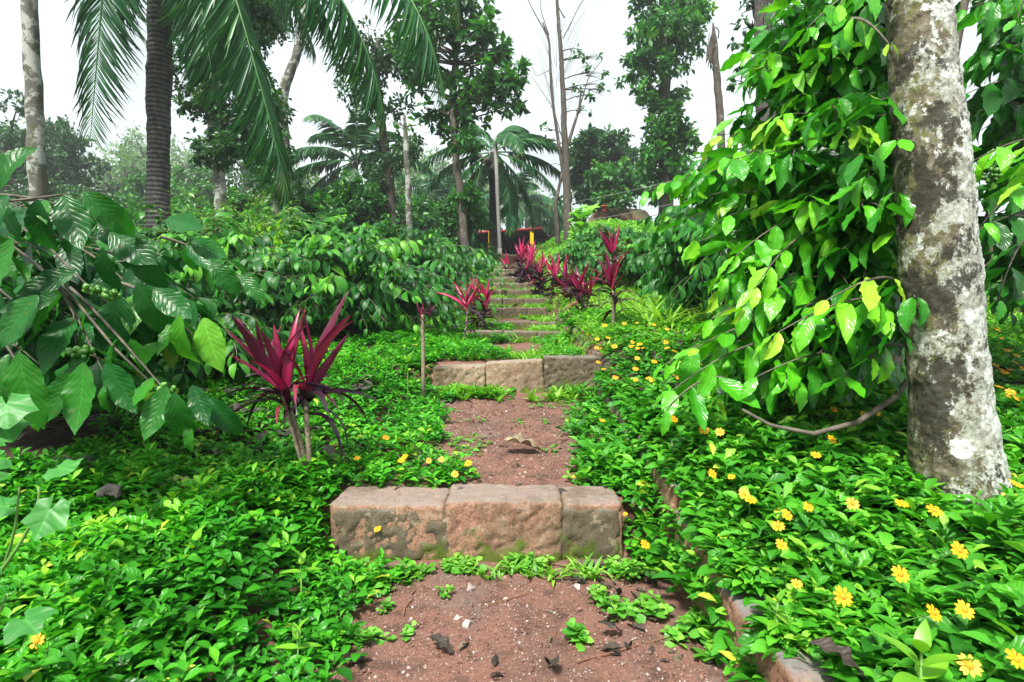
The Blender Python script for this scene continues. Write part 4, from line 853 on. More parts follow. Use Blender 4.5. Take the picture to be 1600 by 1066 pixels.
def bare(gt, gc, rng, C):
    for pl, r in [([(884, 300), (862, 150), (858, 60), (848, 35)], .05), ([(858, 60), (835, 20), (820, -10)], .02), ([(880, 60), (905, 10), (925, -20)], .015), ([(858, 55), (846, 20), (842, -20)], .015), ([(886, 230), (905, 170), (908, 140)], .05), ([(905, 170), (920, 120), (940, 95)], .02), ([(885, 240), (865, 170), (830, 118)], .015), ([(858, 110), (838, 120), (825, 90)], .01), ([(872, 380), (868, 320), (878, 270)], .08), ([(885, 262), (868, 255), (848, 262)], .012), ([(882, 28), (872, 10), (866, -20)], .02)]:
        gt.tube(curve_px(pl, 16), np.linspace(r, r*.4, 12), 6)
    for _ in range(40):
        x, y = rng.uniform(835, 930), rng.uniform(0, 150); a = at(870+(x-870)*.35, y+40, 16); gt.tube(curve3(a, at(x, y-rng.uniform(0, 40), 16), .05, 6), np.linspace(.007, .002, 6), 3)
def curve_px(pl, d, n=12):
    P = np.array([at(x, y, d) for x, y in pl]); ti = np.linspace(0, len(P)-1, n); return np.stack([np.interp(ti, range(len(P)), P[:, k]) for k in range(3)], 1)
tree('tree', 'nearly bare twin stemmed tree with one leafy side branch', [(888, 400, 16), (886, 300, 16), (882, 200, 16), (878, 100, 16), (872, 30, 16), (868, -40, 16)], [.13, .11, .085, .065, .05, .03],
     [(905, 90, 12, 16), (915, 145, 14, 16), (932, 130, 13, 16), (940, 110, 9, 16), (925, 110, 12, 16), (900, 135, 10, 16), (915, 170, 9, 16), (900, 75, 8, 16), (850, 200, 8, 16), (856, 215, 7, 16), (945, 140, 7, 16), (935, 90, 7, 16)], .15, M['tree_mid'], BB, 75, seed=10, extra=bare)
tree('tree', 'dead pole like trunk with splintered top', [(1129, 300, 12), (1127, 200, 12), (1120, 120, 12), (1116, 60, 12), (1114, 34, 12)], [.085, .08, .075, .06, .008], [], .1, M['tree_dark'], M['bark_brown'], seed=11,
     extra=lambda gt, gc, rng, C: [gt.tube(curve_px([(1113+rng.uniform(-5, 5), 50+rng.uniform(0, 20)), (1108+rng.uniform(-4, 5), 80), (1107+rng.uniform(-4, 8), 90+rng.uniform(0, 22))], 11.9, 6), .008, 4) for _ in range(26)]+[gt.tube(curve_px([(1118, 42), (1124, 48), (1122, 60)], 11.95, 6), .014, 5)])
tree('tree', 'thin leaning post like stem left of the dead pole', [(1112, 300, 14), (1109, 238, 14)], [.03, .022], [], .1, M['tree_dark'], BD, seed=12)
tree('tree', 'old trunk draped with hanging roots behind the top of the right coffee shrub', [(1200, 140, 7), (1196, 60, 7), (1190, 0, 7), (1188, -60, 7)], [.13, .12, .12, .12], [(1160, 40, 16, 7), (1150, 70, 14, 7), (1170, 10, 16, 7), (1165, 100, 14, 7), (1155, 130, 12, 7), (1230, 30, 40, 7.4), (1250, 70, 30, 7.4), (1215, -20, 40, 7.5)], .11, M['tree_dark'], M['wood'], 34, seed=13, droop=1.2,
     extra=lambda gt, gc, rng, C: [gt.tube(curve_px([(1190+rng.uniform(-12, 14), -10+rng.uniform(-10, 20)), (1190+rng.uniform(-14, 14), 60), (1190+rng.uniform(-14, 14), 60+rng.uniform(10, 60))], 6.85, 6), .006, 4) for _ in range(40)])
# background trees fading in the haze
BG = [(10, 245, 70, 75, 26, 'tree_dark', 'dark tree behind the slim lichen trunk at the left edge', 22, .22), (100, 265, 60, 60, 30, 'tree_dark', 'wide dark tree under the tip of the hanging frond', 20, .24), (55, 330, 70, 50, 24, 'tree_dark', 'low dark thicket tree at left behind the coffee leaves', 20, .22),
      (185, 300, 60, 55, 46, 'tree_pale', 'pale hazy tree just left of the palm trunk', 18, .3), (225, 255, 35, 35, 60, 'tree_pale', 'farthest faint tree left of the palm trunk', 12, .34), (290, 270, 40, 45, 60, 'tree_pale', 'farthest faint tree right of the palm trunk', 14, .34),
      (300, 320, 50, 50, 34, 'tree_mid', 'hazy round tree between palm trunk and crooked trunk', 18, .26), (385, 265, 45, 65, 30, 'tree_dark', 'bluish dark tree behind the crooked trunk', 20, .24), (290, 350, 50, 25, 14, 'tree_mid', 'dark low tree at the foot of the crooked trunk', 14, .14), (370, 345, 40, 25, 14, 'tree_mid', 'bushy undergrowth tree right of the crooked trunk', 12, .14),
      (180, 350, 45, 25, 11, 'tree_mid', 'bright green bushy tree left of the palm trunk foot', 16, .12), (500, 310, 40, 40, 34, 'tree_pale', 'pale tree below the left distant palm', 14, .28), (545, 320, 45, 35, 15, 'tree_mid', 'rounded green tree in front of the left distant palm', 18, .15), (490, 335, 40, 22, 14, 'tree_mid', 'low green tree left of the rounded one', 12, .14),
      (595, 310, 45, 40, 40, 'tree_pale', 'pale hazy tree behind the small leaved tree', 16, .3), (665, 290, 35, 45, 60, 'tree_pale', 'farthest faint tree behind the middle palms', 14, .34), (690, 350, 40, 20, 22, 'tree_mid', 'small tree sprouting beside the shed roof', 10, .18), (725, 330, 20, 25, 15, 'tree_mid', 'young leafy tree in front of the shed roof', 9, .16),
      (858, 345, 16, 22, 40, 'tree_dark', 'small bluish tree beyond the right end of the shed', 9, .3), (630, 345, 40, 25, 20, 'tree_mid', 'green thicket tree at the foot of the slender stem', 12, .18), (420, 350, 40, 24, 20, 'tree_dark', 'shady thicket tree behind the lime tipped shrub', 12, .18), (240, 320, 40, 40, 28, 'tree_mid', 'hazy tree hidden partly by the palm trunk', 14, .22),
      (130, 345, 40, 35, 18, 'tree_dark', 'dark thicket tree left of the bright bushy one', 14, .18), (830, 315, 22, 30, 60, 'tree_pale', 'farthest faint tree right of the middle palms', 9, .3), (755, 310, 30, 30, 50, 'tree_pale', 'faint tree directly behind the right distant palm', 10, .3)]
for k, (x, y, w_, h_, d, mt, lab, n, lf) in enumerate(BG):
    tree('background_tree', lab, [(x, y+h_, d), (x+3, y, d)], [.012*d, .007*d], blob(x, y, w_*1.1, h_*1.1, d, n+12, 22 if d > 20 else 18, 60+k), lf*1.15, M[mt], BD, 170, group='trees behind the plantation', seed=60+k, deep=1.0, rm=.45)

# ------------------------------------------------------------------ PALMS
def frond(parent, C, leaflet, n, mat, rng, rr=.02, spread=.8, grav=.55, rm=.45, tpl=LEAFLET, base=.12, flatten=None, wid=1.0):
    m_ = len(C); tg = vn(np.gradient(C, axis=0)); g = Geo(); g.tube(C, np.linspace(rr, rr*.15, m_), 5, r=.8)
    t = np.linspace(base, .99, n); ix = t*(m_-1); P = np.stack([np.interp(ix, range(m_), C[:, k]) for k in range(3)], 1); D = vn(np.stack([np.interp(ix, range(m_), tg[:, k]) for k in range(3)], 1))
    ref = UP if flatten is None else np.asarray(flatten, float)
    side = vn(np.cross(D, ref)+np.array([1e-4, 0, 0]))
    nrm = vn(np.cross(side, D))
    Ls = leaflet*np.interp(t, [0, .15, .45, .8, 1], [.45, .85, 1, .7, .3])
    for sg in (-1, 1):
        d = vn(side*sg*spread+D*(.55+.5*t[:, None])-UP*(grav*rng.uniform(.8, 1.25, n))[:, None]+rng.normal(0, .05, (n, 3)))
        g.inst(tpl, P, d, nrm+rng.normal(0, .15, (n, 3)), Ls*rng.uniform(.85, 1.1, n), np.clip(rng.normal(rm, .14, n)+.3*(t > .9), 0, 1), rng.normal(0, .3, n), np.full(n, wid))
    return g.build('frond', mat, parent)
def bez(p, n=26):
    p = [np.asarray(q, float) for q in p]; t = np.linspace(0, 1, n)[:, None]
    if len(p) == 4: return (1-t)**3*p[0]+3*(1-t)**2*t*p[1]+3*(1-t)*t*t*p[2]+t**3*p[3]
    m_ = len(p)
    from_ = np.array(p); s = np.linspace(0, m_-1, n); C = np.stack([np.interp(s, range(m_), from_[:, k]) for k in range(3)], 1)
    for _ in range(2):
        for k in range(3): C[2:-2, k] = np.convolve(C[:, k], np.ones(5)/5, 'same')[2:-2]
    return C
rng = np.random.default_rng(77)
px0 = at(248, 400, 7.1); pb_ = root('coconut_palm', (px0[0], px0[1], float(G(px0[0], px0[1]))), 'near coconut palm with thick ringed dark trunk and hanging fronds', 'palm', 'coconut palms')
zb = float(G(px0[0], px0[1])); C = np.array([[px0[0], px0[1], zb-.1]]+[at(x, y, 7.1) for x, y in ((246, 380), (247, 250), (249, 120), (250, 0), (256, -110))])
ti = np.linspace(0, 5, 260); C = np.stack([np.interp(ti, range(6), C[:, k]) for k in range(3)], 1)
g = Geo(); ra = np.interp(ti, range(6), [.17, .135, .128, .14, .138, .13])*(1+.022*np.abs(np.sin(np.arange(260)*.42+.8*np.sin(np.arange(260)*.13)))**2+.016*rng.normal(0, 1, 260)); g.tube(C, ra, 28); g.V[0] = g.V[0]+.008*noise(g.V[0], 8)[:, None]; g.build('trunk', M['bark_palm'], pb_)
def A(*l): return [at(*p) for p in l]
cr = (258, -120, 7.1)
FR = [([cr, (205, -150, 6.7), (165, -60, 6.4), (158, 15, 6.4), (150, 110, 6.4), (141, 215, 6.4)], .78, .85, .30, .35), ([cr, (310, -150, 6.7), (365, -20, 6.3), (400, 110, 6.2), (428, 210, 6.1), (447, 305, 6.1)], 1.0, .75, .75, .5),
      ([cr, (290, -110, 6.8), (310, -20, 6.6), (325, 70, 6.5), (335, 150, 6.5)], .85, .75, .7, .4), ([cr, (360, -200, 6.5), (480, -90, 6), (548, 20, 5.8), (582, 100, 5.7), (598, 168, 5.7)], .95, .7, .8, .5),
      ([cr, (400, -230, 6.3), (560, -120, 5.5), (640, -10, 5.2), (672, 60, 5.1), (694, 140, 5.1)], .8, .75, .7, .5), ([cr, (420, -260, 6.5), (620, -180, 5.6), (700, -60, 5.2), (716, 20, 5.2)], .6, .7, .6, .5),
      ([cr, (230, -130, 6.8), (205, -70, 6.6), (196, 10, 6.5), (190, 60, 6.5)], .5, .6, .35, .4), ([cr, (380, -130, 6.9), (440, -40, 7), (475, 30, 7.1), (490, 75, 7.1)], .7, .8, .7, .4), ([cr, (320, -240, 7.6), (400, -150, 8), (440, -40, 8.2), (455, 40, 8.2)], .9, .8, .7, .35),
      ([cr, (300, -160, 7.2), (345, -60, 7.2), (372, 50, 7.2), (385, 140, 7.2)], .9, .75, .8, .35), ([cr, (340, -180, 6.3), (440, -80, 5.9), (500, 0, 5.8), (520, 60, 5.8)], .75, .75, .8, .45)]
for q, (pl, ll, spd, gv, rm) in enumerate(FR):
    frond(pb_, bez(A(*pl), 30), ll, 92, M['palm'], rng, .022, spd, gv, rm, base=.2, flatten=(None if q else (0, -1, .2)))
def palm(label, cx, cy, d, fronds, L, trunkpx, seed, mat=M['palm'], nuts=0, rad=.12, haze=False, nl=58):
    rng = np.random.default_rng(900+seed); c = at(cx, cy, d); tb = at(*trunkpx, d); z = float(G(tb[0], tb[1]))
    rt = root('coconut_palm', (tb[0], tb[1], z), label, 'palm', 'coconut palms')
    g = Geo(); g.tube(bez([np.array([tb[0], tb[1], z-.1]), tb, c*.6+tb*.4, c], 30), np.linspace(rad*1.2, rad*.8, 30), 12); g.build('trunk', M['bark_palm'], rt)
    for q, (az, el) in enumerate(fronds):
        el = math.radians(el); az = math.radians(az); hd = np.array([math.cos(az), math.sin(az), 0]); n = 22; t = np.linspace(0, 1, n)
        Lq = L*rng.uniform(.88, 1.08); ang = el-1.5*t**1.4*(1.0 if el > .2 else .7); st = Lq/n
        C = c+np.cumsum(np.stack([hd[0]*np.cos(ang)*st, hd[1]*np.cos(ang)*st, np.sin(ang)*st], 1), 0)
        frond(rt, C, L*.22, nl, M['palmy'] if (el < -.3 and rng.random() < .45) else mat, rng, .03, .75, .45, .4, LEAFLET_FAR, .12, wid=2.0)
    if nuts:
        g = Geo(); s = np.array([[0, 0, 1]]+[[math.cos(a)*math.sin(b), math.sin(a)*math.sin(b), math.cos(b)] for b in (.75, 1.57, 2.4) for a in np.arange(8)*math.pi/4]+[[0, 0, -1]])
        T = [(0, 1+i, 1+(i+1) % 8) for i in range(8)]
        for k in range(2): T += [(1+k*8+i, 9+k*8+i, 9+k*8+(i+1) % 8) for i in range(8)]+[(1+k*8+i, 9+k*8+(i+1) % 8, 1+k*8+(i+1) % 8) for i in range(8)]
        T += [(25, 17+(i+1) % 8, 17+i) for i in range(8)]
        P = c+rng.normal(0, 1, (nuts, 3))*[.28, .28, .16]-[0, 0, .3]; 
        for q in range(nuts):
            g = Geo(); g.inst((s, np.array(T), np.zeros((26, 2))), P[q:q+1], rng.normal(0, 1, (1, 3)), rng.normal(0, 1, (1, 3)), .13, rng.random(1)); g.build('coconut', M['bark_brown'], rt)
FA = [(180, 5), (165, 35), (150, 60), (110, 75), (80, 80), (60, 62), (20, 25), (0, -5), (200, -25), (185, -30), (340, -30), (220, 20), (320, 15), (250, 50), (290, 60), (95, 40), (270, -25)]
palm('left distant coconut palm with upright fan of fronds', 556, 252, 24, FA, 3.9, (556, 340), 1, nuts=6)
palm('right distant coconut palm drooping over the shed roof', 770, 238, 20, [(180, 20), (175, -5), (190, -30), (165, -40), (0, 30), (10, 5), (350, -15), (5, -38), (335, -50), (200, -55), (60, 60), (120, 60), (250, 10), (290, 20), (90, 20), (30, 45), (225, -50), (310, -50)], 3.3, (771, 360), 2, nuts=8, rad=.14)
palm('hazy coconut palm low between the two clear palms', 700, 320, 34, FA, 4.2, (700, 360), 3)
palm('hazy coconut palm behind the shed roof', 806, 315, 34, FA, 3.9, (806, 350), 4)
palm('faint coconut palm left of the hazy pair', 655, 335, 42, FA, 4.4, (655, 370), 5)
g = Geo(); g.tube(A((781, 388, 19), (777, 300, 19), (774, 215, 19)), .062, 10)
p = at(781, 388, 19); z = float(G(p[0], p[1])); g.tube(np.array([[p[0], p[1], z-.1], p]), .075, 10)
tag(centre_origin(g.build('pole', M['pole'])), 'straight pale grey pole beside the right distant palm trunk', 'pole')

# ------------------------------------------------------------------ SHED, MOUND, POT
sh = root('shed', (-1., 25, TOPZ), 'open shed with red edged tin roof at the top of the steps', 'shed')
g = Geo(); n = 240; A0, A1 = at(684, 368, 25.5), at(846, 357.5, 24); B0, B1 = at(690, 385, 29), at(872, 384, 29)
u = np.linspace(0, 1, n+1); fr = A0*(1-u)[:, None]+A1*u[:, None]; bk = B0*(1-u)[:, None]+B1*u[:, None]; wv = (.03*np.sin(u*n*math.pi/3))[:, None]*UP
V = np.concatenate([fr+wv, bk+wv]); q = np.arange(n); g.add(V, np.concatenate([np.stack([q, q+1, n+2+q], 1), np.stack([q, n+2+q, n+1+q], 1)])); o = g.build('roof', M['tin'], sh); o.modifiers.new('thickness', 'SOLIDIFY').thickness = .015
def box(g, c, s):
    c = np.asarray(c, float); s = np.asarray(s, float)/2; v = np.array([[x, y, z] for x in (-1, 1) for y in (-1, 1) for z in (-1, 1)])*s+c
    g.add(v, [(0, 1, 3), (0, 3, 2), (4, 6, 7), (4, 7, 5), (0, 4, 5), (0, 5, 1), (2, 3, 7), (2, 7, 6), (0, 2, 6), (0, 6, 4), (1, 5, 7), (1, 7, 3)])
g = Geo(); g.tube(np.array([A0-[.05, .03, 0], A1+[.05, -.03, 0]]), .06, 8); g.build('roof_edge', M['redpaint'], sh)
for px in (831, 766, 700):
    g = Geo(); p = at(px, 362, 24.2); box(g, (p[0], p[1], (p[2]+TOPZ)/2), (.15, .15, p[2]-TOPZ+.1)); g.build('post', M['yellow'], sh, smooth=False)
g = Geo(); W0, W1 = at(690, 384, 28.9), at(872, 384, 28.9); wv = (.03*np.sin(u*n*math.pi/3))[:, None]*np.array([0, 1, 0]); tp = W0*(1-u)[:, None]+W1*u[:, None]+wv; bt_ = tp.copy(); bt_[:, 2] = TOPZ-.1
g.add(np.concatenate([tp, bt_]), np.concatenate([np.stack([q, n+1+q, n+2+q], 1), np.stack([q, n+2+q, q+1], 1)])); g.build('back_wall', M['tin'], sh).modifiers.new('thickness', 'SOLIDIFY').thickness = .015
g = Geo(); box(g, at(850, 376, 28)-np.array([0, 0, .5]), (.5, .4, 1.4)); g.build('water_drum', M['pole'], sh)
hs_ = root('tiled_house', (-3.2, 33, TOPZ), 'brown tiled roof peeping above the shed behind the coffee tips', 'house')
g = Geo(); r0, r1, e0, e1 = at(660, 352, 33), at(735, 355, 33), at(640, 370, 31), at(770, 367, 31); g.add([r0, r1, e1, e0], [(0, 1, 2), (0, 2, 3)])
back = [np.array([e0[0], 36, e0[2]]), np.array([e1[0], 36, e1[2]])]; g.add([r0, r1, back[1], back[0]], [(0, 2, 1), (0, 3, 2)]); g.add([r1, e1, back[1]], [(0, 1, 2)]); g.add([r0, e0, back[0]], [(0, 2, 1)]); g.build('roof', M['tile'], hs_, smooth=False).modifiers.new('thickness', 'SOLIDIFY').thickness = .08
g = Geo(); box(g, ((e0[0]+e1[0])/2, 33.5, (e0[2]+TOPZ)/2), (e1[0]-e0[0]-.6, 4, e0[2]-TOPZ-.1)); g.build('wall', M['lat_old'], hs_, smooth=False)
# bare earth mound
c = at(972, 326, 23); g = Geo(); nn = 60; uu, vv = np.meshgrid(np.linspace(0, 1, nn), np.linspace(0, 2*math.pi, nn)); R0 = 2.0
hx = c[0]+.2+R0*uu*np.cos(vv); hy = c[1]+1.6+R0*uu*np.sin(vv); gz = G(hx, hy); topz = c[2]+.12
hz = np.maximum(gz-.25, 0)+0*uu; hz = gz-.25+(topz-gz+.25)*(1-sm(.55, 1.0, uu))+.10*fbm(np.stack([hx, hy, hx*0], -1), 1.5, 3)
i, j = np.meshgrid(np.arange(nn-1), np.arange(nn-1), indexing='ij'); a0 = (i*nn+j).ravel(); g.add(np.stack([hx, hy, hz], -1).reshape(-1, 3), np.concatenate([np.stack([a0, a0+1, a0+nn+1], 1), np.stack([a0, a0+nn+1, a0+nn], 1)]))
tag(g.build('earth_mound', M['earth']), 'bare brown earth mound on the right bank with a red pot on it', kind='structure')
g = Geo(); p = at(944, 331, 22.4); g.tube(np.array([p+[0, 0, z_] for z_ in (0, .03, .2, .2, .24, .24)]), [.07, .085, .11, .125, .125, .1], 16)
tag(centre_origin(g.build('plant_pot', M['pot'])), 'small red clay pot on top of the earth mound', 'pot')
for q, (a, b_, lab) in enumerate([((880, 318, 18), (1130, 262, 14), 'upper thin wire slanting across the dark round tree'), ((890, 348, 18), (1130, 300, 14), 'lower thin wire slanting above the earth mound')]):
    g = Geo(); g.tube(curve3(at(*a), at(*b_), -.015, 16), .005, 4); tag(centre_origin(g.build('wire', M['wire'])), lab, 'wire', 'overhead wires')

# ------------------------------------------------------------------ CRIMSON CORDYLINES
def cordyline(label, base, heads, stems, seed, n_up=16, n_dn=18, L=.3, rm=.6, spreadup=.45, group='crimson ti plants', skirt=.7, dw=1.):
    """heads: list of crown points; stems: list of polylines"""
    rng = np.random.default_rng(300+seed); rt = root('ti_plant', base, label, 'ti plant', group)
    g = Geo()
    for pl, r in stems: g.tube(bez(pl, 24), r*(1+.12*np.abs(np.sin(np.arange(24)*1.7))), 8)
    g.build('stem', M['cane'], rt)
    g1, g2 = Geo(), Geo()
    for (h, ax, sc_) in heads:
        h = np.asarray(h, float); ax = vn(ax)
        n = n_up; a_ = np.arange(n)*2.4+rng.uniform(0, 6); k = np.arange(n)/n
        hor = np.stack([np.cos(a_), np.sin(a_)*.8, a_*0], 1); d = vn(ax*1.0+hor*(spreadup*(1.25-k))[:, None])
        P = h+ax*(k*L*.32*sc_)[:, None]; s_ = L*sc_*rng.uniform(.75, 1.15, n)
        for q, tp in enumerate(CORD):
            mk = np.arange(n) % 3 == q; g1.inst(tp, P[mk], d[mk], (ax-hor*1.2)[mk], s_[mk], np.clip(rng.normal(rm, .28, n), 0, 1)[mk], rng.normal(0, .9, mk.sum()), rng.uniform(.7, 1.25, mk.sum()))
        n = n_dn; a_ = np.arange(n)*2.4+rng.uniform(0, 6); hor = np.stack([np.cos(a_), np.sin(a_)*.8, a_*0], 1); d = vn(ax*rng.uniform(.1, 1.3, n)[:, None]+hor)
        P = h-ax*(rng.random(n)*L*skirt*sc_-.03)[:, None]
        for q, tp in enumerate(CORDD):
            mk = np.arange(n) % 2 == q; g2.inst(tp, P[mk], d[mk], (UP+0*hor)[mk], (L*sc_*rng.uniform(.5, 1.1, n))[mk], rng.random(mk.sum())**1.5, rng.normal(0, .4, mk.sum()), np.full(mk.sum(), dw))
    g1.build('upright_leaves', M['cord_p'], rt); g2.build('drooping_leaves', M['cord_d'], rt); return rt
d0 = 1.98; b = at(482, 765, d0); z = float(G(b[0], b[1])); dn = lambda p, zz: np.array([p[0], p[1], zz])
hA, hB, hC = at(452, 640, d0), at(478, 628, d0+.03), at(438, 612, d0-.03)
cordyline('large crimson leaved plant on pale canes in the left ground cover', (b[0], b[1], z), [(hA, (-.14, -.1, 1), 1.15), (hB, (.22, .05, 1), 1.2), (hC, (-.5, -.1, 1), .95)],
          [([dn(b, z-.04), at(478, 720, d0), at(466, 670, d0), hA], .0095), ([dn(b, z-.04)+[.008, 0, 0], at(483, 710, d0), at(479, 660, d0), hB], .009), ([dn(b, z-.02), at(470, 715, d0-.02), at(452, 655, d0-.02), hC], .006)], 1, 8, 15, .27, .55, .42, skirt=.25)
d1 = 3.35; b = at(661, 580, d1); z = float(G(b[0], b[1]))
cordyline('nearly leafless dead looking stalk left of the second step', (b[0], b[1], z), [(at(658, 500, d1), (0, 0, 1), .35), (at(668, 496, d1), (.5, 0, 1), .3)], [([dn(b, z-.04), at(662, 550, d1), at(660, 520, d1), at(660, 492, d1)], .011)], 2, 4, 12, .3, .2)
def simple_cord(label, bx, by, d, hy, seed, L=.3, rm=.7, n_up=12, n_dn=14, heads=1, lean=0, cane=.008, sc=1.0):
    b = ray_ground(bx, by); d = b[1] if d is None else d; b = at(bx, by, d); z = float(G(b[0], b[1]))
    H = []; ST = []
    for q in range(heads):
        h = at(bx+lean+(q-(heads-1)/2)*14, hy+q*6, d); H.append((h, (rnd_.uniform(-.2, .2), 0, 1), sc)); ST.append(([dn(b, z-.05), (dn(b, z)+h)/2+[.01, 0, 0], h], cane))
    cordyline(label, (b[0], b[1], z), H, ST, seed, n_up, n_dn, L, rm, rnd_.uniform(.35, .75), skirt=1.1 if seed > 7 else .8, dw=2.2 if seed > 8 else 1.3)
rnd_ = random.Random(8)
simple_cord('bright pink leaved plant with thin cane left of the third step', 722, 520, 4.9, 487, 3, .30, .85, 8, 14, 1, 8)
simple_cord('dark and crimson plant just behind the bright pink one on the left', 750, 500, 5.6, 480, 4, .26, .75, 12, 30, 2, 0)
simple_cord('small pink plant far up on the left side of the steps', 793, 432, 14, 418, 5, .32, .85, 9, 20, 1)
simple_cord('tall double tiered crimson plant on a pale cane right of the steps', 957, 520, 4.2, 455, 6, .27, .45, 14, 26, 1, 0, .012)
simple_cord('upper tier crown rising above the tall crimson plant', 960, 515, 4.3, 402, 7, .22, .4, 14, 18, 1, -4, .01)
simple_cord('crimson plant left of the tall one with a mop of dark leaves', 912, 500, 5.4, 460, 8, .26, .6, 8, 50, 2)
simple_cord('pink crowned plant over dark leaves fourth from the shed', 876, 475, 7.5, 438, 9, .34, .9, 5, 50, 2)
simple_cord('deep red plant low beside the pink crowned one', 893, 478, 6.6, 452, 10, .26, .45, 7, 50, 2)
simple_cord('dark purple clump with pink tips beside the middle steps', 852, 462, 9, 432, 11, .32, .85, 4, 60, 2)
simple_cord('small upright pink plant above the dark clump', 846, 445, 10.5, 418, 12, .32, .85, 6, 50, 1)
simple_cord('brightest tall pink plant at the head of the right hand row', 822, 440, 12, 408, 13, .42, .95, 12, 50, 2)
simple_cord('purple clump below the brightest pink plant', 830, 450, 11, 424, 14, .34, .7, 4, 70, 2)

# ------------------------------------------------------------------ BROAD LOBED LEAVES at the left edge
def lobed(seed, n=40):
    a = np.linspace(-math.pi*.93, math.pi*.93, n); r = .34+.24*np.exp(-np.abs(a)*3.2)+.2*np.exp(-np.abs(np.abs(a)-1.15)*3.6)+.08*np.exp(-np.abs(np.abs(a)-2.2)*4)
    rim = np.stack([np.sin(a)*r, np.cos(a)*r+.35, -.12*r*r+.03*np.sin(a*6+seed)], 1); mid = rim*[.55, .55, .2]+[0, .16, .0]
    V = np.concatenate([[[0, .3, .02]], mid, rim]); T = [(0, 1+i+1, 1+i) for i in range(n-1)]
    for i in range(n-1): T += [(1+i, 2+i, n+2+i), (1+i, n+2+i, n+1+i)]
    U = np.concatenate([[[.5, .3]], np.stack([.5+mid[:, 0]*.9, mid[:, 1]], 1), np.stack([.5+rim[:, 0]*.9, rim[:, 1]], 1)]); return V, np.array(T), U
def broad(label, spec, stems, seed):
    b = ray_ground(*stems[0][0][0][:2]); rt = root('broad_leaf_plant', (b[0], b[1], float(G(b[0], b[1]))), label, 'plant', 'broad leaved plants')
    rng = np.random.default_rng(seed); gl, gs = Geo(), Geo()
    for (x, y, d, s_, dx, dz, rm) in spec:
        p = at(x, y, d); gl.inst(lobed(seed), np.array([p]), np.array([[dx, -.35, dz]]), np.array([[.1, -.5, 1.]]), s_, np.array([rm]))
    for pl, r in stems: gs.tube(bez([at(*q) for q in pl], 12), np.linspace(r, r*.6, 12), 6)
    gl.build('leaves', M['castor'], rt); gs.build('stem', M['stem'], rt)
broad('plant with pale lobed leaves at the left edge above the ground cover', [(20, 735, 1.0, .085, -.6, .1, .4), (80, 730, 1.02, .07, .9, .0, .8), (90, 775, .98, .085, -.1, -.6, .6), (10, 700, 1.1, .085, -.5, .1, .7), (30, 790, 1.05, .07, -.9, 0, .3)],
      [([(-20, 920, .98), (20, 870, .98), (70, 800, 1.0), (60, 760, 1.0)], .004), ([(0, 900, 1.0), (25, 830, 1.0), (30, 760, 1.02)], .003)], 2)
broad('low broad leaf plant in the bottom left corner', [(5, 900, .92, .065, -.3, .2, .5), (30, 960, .9, .075, .6, -.1, .2), (-15, 960, .9, .07, -.3, -.3, .3)], [([(-30, 1010, .9), (-10, 980, .9), (10, 930, .92)], .003)], 5)
broad('large drooping leaves hanging in from the left edge', [(10, 615, 1.2, .11, .3, -.4, .5), (-10, 650, 1.2, .1, .7, -.5, .4)], [([(-40, 700, 1.2), (-20, 650, 1.2), (0, 610, 1.2)], .003)], 7)
# lighter pointed seedlings in the carpets
def seedling(label, px, py, d, size, seed, mat='lime'):
    rng = np.random.default_rng(seed); p = at(px, py, d); z = float(G(p[0], p[1])); rt = root('seedling', (p[0], p[1], z), label, 'seedling', 'light green seedlings')
    gl, gs = Geo(), Geo(); top = max(p[2], z+.05); gs.tube(np.array([[p[0], p[1], z-.02], [p[0], p[1], top]]), .0022, 5)
    tp = leaf_tpl(.42, 8, 2, .2, .5, prof='ovate')
    for k in range(3):
        a_ = np.array([0, math.pi])+k*math.pi/2+rng.uniform(0, 1); dd = np.stack([np.cos(a_), np.sin(a_), np.full(2, .25+.6*k)], 1)
        gl.inst(tp, np.array([[p[0], p[1], top-.02*(2-k)]]*2), dd, np.array([UP, UP]), size*(1-.18*k), rng.random(2)*.6)
    gl.build('leaves', M[mat], rt); gs.build('stem', M['stem'], rt)
seedling('pale pointed seedling near the bottom right below the paired flowers', 1440, 1020, .85, .085, 1)
seedling('pale seedling in the carpet left of the lowest step', 470, 870, 1.45, .055, 2); seedling('pale seedling beside the red soil in the lower left', 465, 985, 1.25, .055, 3)
seedling('pale seedling in the middle of the left carpet', 300, 845, 1.45, .075, 4); seedling('bright seedling at the lower right corner of the side wall', 1215, 940, 1.1, .05, 5)
seedling('tall narrow seedling left of the dead looking stalk', 637, 560, 3.2, .10, 6, 'grass')

# ------------------------------------------------------------------ YELLOW FLOWERS
rng = np.random.default_rng(55)
fl = root('yellow_flower', (0, 0, 0), 'x', 'flower', 'yellow daisies')
g = Geo(); pt = leaf_tpl(.42, 5, 2, .12, .35, prof='obov'); n = 11; a_ = np.arange(n)/n*6.283+rng.normal(0, .06, n)
g.inst(pt, np.stack([np.cos(a_), np.sin(a_), a_*0], 1)*.0022, np.stack([np.cos(a_), np.sin(a_), .12+.1*rng.random(n)], 1), np.broadcast_to(UP, (n, 3)), .0115*rng.uniform(.9, 1.1, n), rng.random(n)); g.build('petals', M['petal'], fl)
g = Geo(); th = np.linspace(0, math.pi/2, 5); g.tube(np.stack([0*th, 0*th, .0005+.0025*np.sin(th)], 1), .0042*np.cos(th)+.0002, 12)
k = 26; aa = np.arange(k)*2.4; rr = .0038*np.sqrt(np.arange(k)/k); g.inst((ico, it, np.zeros((6, 2))), np.stack([rr*np.cos(aa), rr*np.sin(aa), .0026-(rr/.0042)**2*.0014], 1), np.broadcast_to(UP, (k, 3)), rng.normal(0, 1, (k, 3)), .0007, rng.random(k)); g.build('centre', M['disc'], fl)
